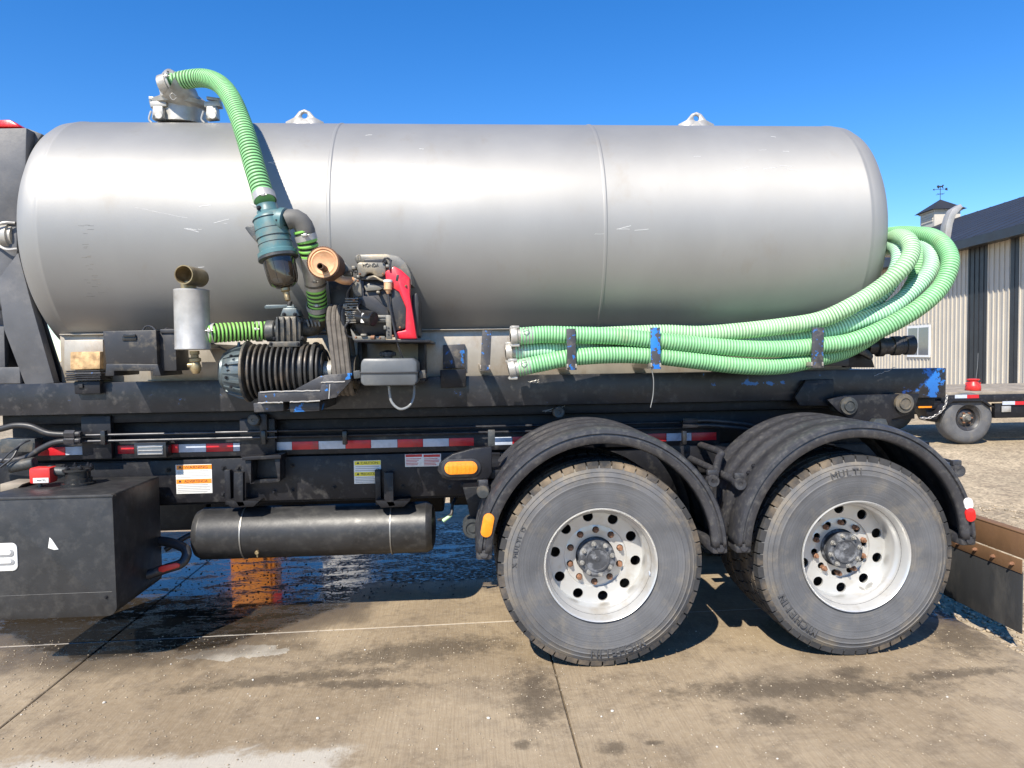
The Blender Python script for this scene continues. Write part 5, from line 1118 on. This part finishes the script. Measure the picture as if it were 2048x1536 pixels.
# --- flatbed trailer
YT_ = 7.0
tr = thing('flatbed_trailer', (W(1935, 890, YT_).x, YT_ + 1, .1), 'black flatbed trailer with plank deck parked before the barn', 'trailer')
xa = W(1888, 790, YT_).x; xb_ = xa + 6.2; dz = W(1960, 787, YT_).z
fr_ = MB().bb(xa, xb_, YT_, YT_ + .06, dz - .14, dz - .02, .006).build('side_rail', 'black_paint', tr)
for i in range(9): MB().bb(xa, xb_, YT_ + .065 + i * .235, YT_ + .065 + i * .235 + .225, dz - .025, dz + .025 + .003 * (i % 3), .004).build('deck_plank', 'deck_wood', tr)
MB().bb(xa, xb_, YT_ + 2.2, YT_ + 2.26, dz - .14, dz - .02, .006).build('side_rail', 'black_paint', tr)
for i in range(8): MB().bb(xa + .1 + i * .8, xa + .18 + i * .8, YT_ + .06, YT_ + 2.2, dz - .13, dz - .03, .004).build('cross_beam', 'frame_black', tr)
for (a_, c_, y_, k_) in ((1910, 1934, 793, 'tape_white'), (1934, 1958, 793, 'tape_red'), (2005, 2030, 806, 'tape_white'), (2030, 2056, 806, 'tape_red')):
    MB().pb(a_, y_ - 3.5, c_, y_ + 3.5, YT_ - .004, YT_ - .001, 0).build('reflective_strip', k_, fr_, smooth=0)
wc = W(1935, 834, YT_ + .05); rw = .415; wc.z = .1 + rw
for dx_ in (0.,):
    for y_ in (YT_ + .02, YT_ + 1.95):
        mb = MB(); mb.lathe([(.20, .03), (.22, .0), (.30, -.012), (.37, .0), (.405, .03), (rw, .06), (rw, .2), (.40, .24), (.22, .25)], (wc.x + dx_, y_, wc.z), (0, 1, 0), 48, caps=False); tw = mb.build('wheel', 'tyre', tr)
        mb = MB(); mb.lathe([(0, .02), (.05, .02), (.055, .06), (.10, .07), (.14, .09), (.155, .05), (.19, .03), (.20, .02), (.21, .04)], (wc.x + dx_, y_, wc.z), (0, 1, 0), 32, caps=False); mb.build('rim', 'engine_black', tw)
        mb = MB(); mb.lathe([(0, -.01), (.035, -.01), (.045, .02), (.075, .05)], (wc.x + dx_, y_, wc.z), (0, 1, 0), 16, caps=False); mb.build('hub', 'engine_grey', tw)
        for q in range(6): a_ = R(60 * q); inst(NUT, 'wheel_nut', (wc.x + dx_ + .085 * math.cos(a_), y_ + .062, wc.z + .085 * math.sin(a_)), tw)
    MB().cyl((wc.x + dx_, YT_ + .1, wc.z), (wc.x + dx_, YT_ + 2.1, wc.z), .05).build('axle', 'frame_black', tr)
MB().pp([(1868, 838), (1884, 812), (1905, 799), (1968, 799), (1990, 815), (1984, 815), (1965, 803), (1907, 803), (1888, 815), (1874, 838)], YT_ - .04, YT_ + .3, .004).build('fender', 'black_paint', tr)
MB().pb(1990, 806, 2110, 835, YT_ + .02, YT_ + .1, .004).build('trailer_frame', 'frame_black', tr)
MB().pb(1840, 806, 1905, 818, YT_ + .06, YT_ + .5, .004).pp([(1850, 818), (1880, 818), (1875, 845), (1862, 842)], YT_ + .1, YT_ + .4, .005).build('tongue_frame', 'frame_black', tr)
MB().pb(2004, 812, 2022, 824, YT_ - .002, YT_ + .01, .001).build('bracket_tab', 'galv', tr)
MB().pb(1838, 806, 1864, 816, YT_ + .035, YT_ + .06, .004).build('marker_lamp', 'amber', tr)
P = spline([W(1894, 790, YT_ - .05), W(1890, 812, YT_ - .05), W(1876, 828, YT_ - .04), W(1858, 836, YT_ - .02), W(1842, 836, YT_)], .045)
for i, p in enumerate(P[:-1]):
    d = (P[i + 1] - p).normalized(); s_ = Vector((0, 1, 0)) if i % 2 else d.cross(Vector((0, 1, 0))); c = p.lerp(P[i + 1], .5)
    MB().tube([c + d * .028 * math.cos(a_) + s_ * .014 * math.sin(a_) for a_ in [R(45 * q) for q in range(9)]], .0055, 6, .012).build('chain_link', 'galv', tr)
MB().bb(wc.x + 2, wc.x + 2.08, YT_ + .3, YT_ + .4, .1, dz - .1, .004).build('jack_leg', 'frame_black', tr)
# --- red milk can on the deck
mc = W(1946, 784, YT_ + .35); mc.z = dz + .025 + .003; k = PM(YT_ + .35)
mb = MB(); mb.lathe([(13.5 * k, 0), (14.5 * k, .01), (14.5 * k, 9 * k), (13.5 * k, 12 * k), (10 * k, 17 * k), (9.5 * k, 20 * k), (12.5 * k, 22 * k), (12.5 * k, 24 * k), (3 * k, 25 * k)], mc, (0, 0, 1), 24)
can_ = mb.build('milk_can', 'red_paint'); tag(can_, 'red metal milk can standing on the trailer deck', 'milk can')
for s_ in (-1, 1): q = mc + Vector((s_ * 12 * k, 0, 14 * k)); MB().tube([q + Vector((0, 0, 3 * k)), q + Vector((s_ * 4 * k, 0, 2 * k)), q + Vector((s_ * 3.5 * k, 0, -2 * k)), q + Vector((0, 0, -2.5 * k))], .006, 6).build('handle', 'red_paint', can_)
MB().tube([mc + Vector((6 * k, 0, 24 * k)), mc + Vector((9 * k, 0, 50 * k)), mc + Vector((10 * k, 0, 78 * k))], .004, 6, .1).build('whip_rod', 'wire_steel', can_)
# --- lockers across the yard, seen only as mirror images in the puddle
def locker(x, y, w_, h_, m, label, extra):
    c = thing('site_locker', (x, y, .1), label, 'locker'); MB().bb(x - w_ / 2, x + w_ / 2, y, y + .35, .1, h_, .02).build('body', m, c)
    MB().bb(x - w_ / 2 - .03, x + w_ / 2 + .03, y - .03, y + .38, h_, h_ + .08, .02).build('lid', m, c)
    d = MB().bb(x - w_ / 2 + .05, x + w_ / 2 - .05, y - .03, y - .002, .2, h_ - .1, .01).build('door', m, c); MB().bb(x + w_ / 2 - .14, x + w_ / 2 - .10, y - .06, y - .03, 1.1, 1.3, .01).build('handle', 'engine_black', d)
    if extra: MB().bb(x + w_ / 2 - .02, x + w_ / 2 + .10, y - .06, y - .032, 1.55, 2.0, .02).build('red_panel', 'red_paint', c)
locker(-3.0, 6.2, .6, 2.5, 'orange_paint', 'orange site locker mirrored in the puddle under the truck', True)
locker(-1.95, 7.4, .7, 2.0, 'white_paint', 'white site locker mirrored in the puddle beside the orange one', False)
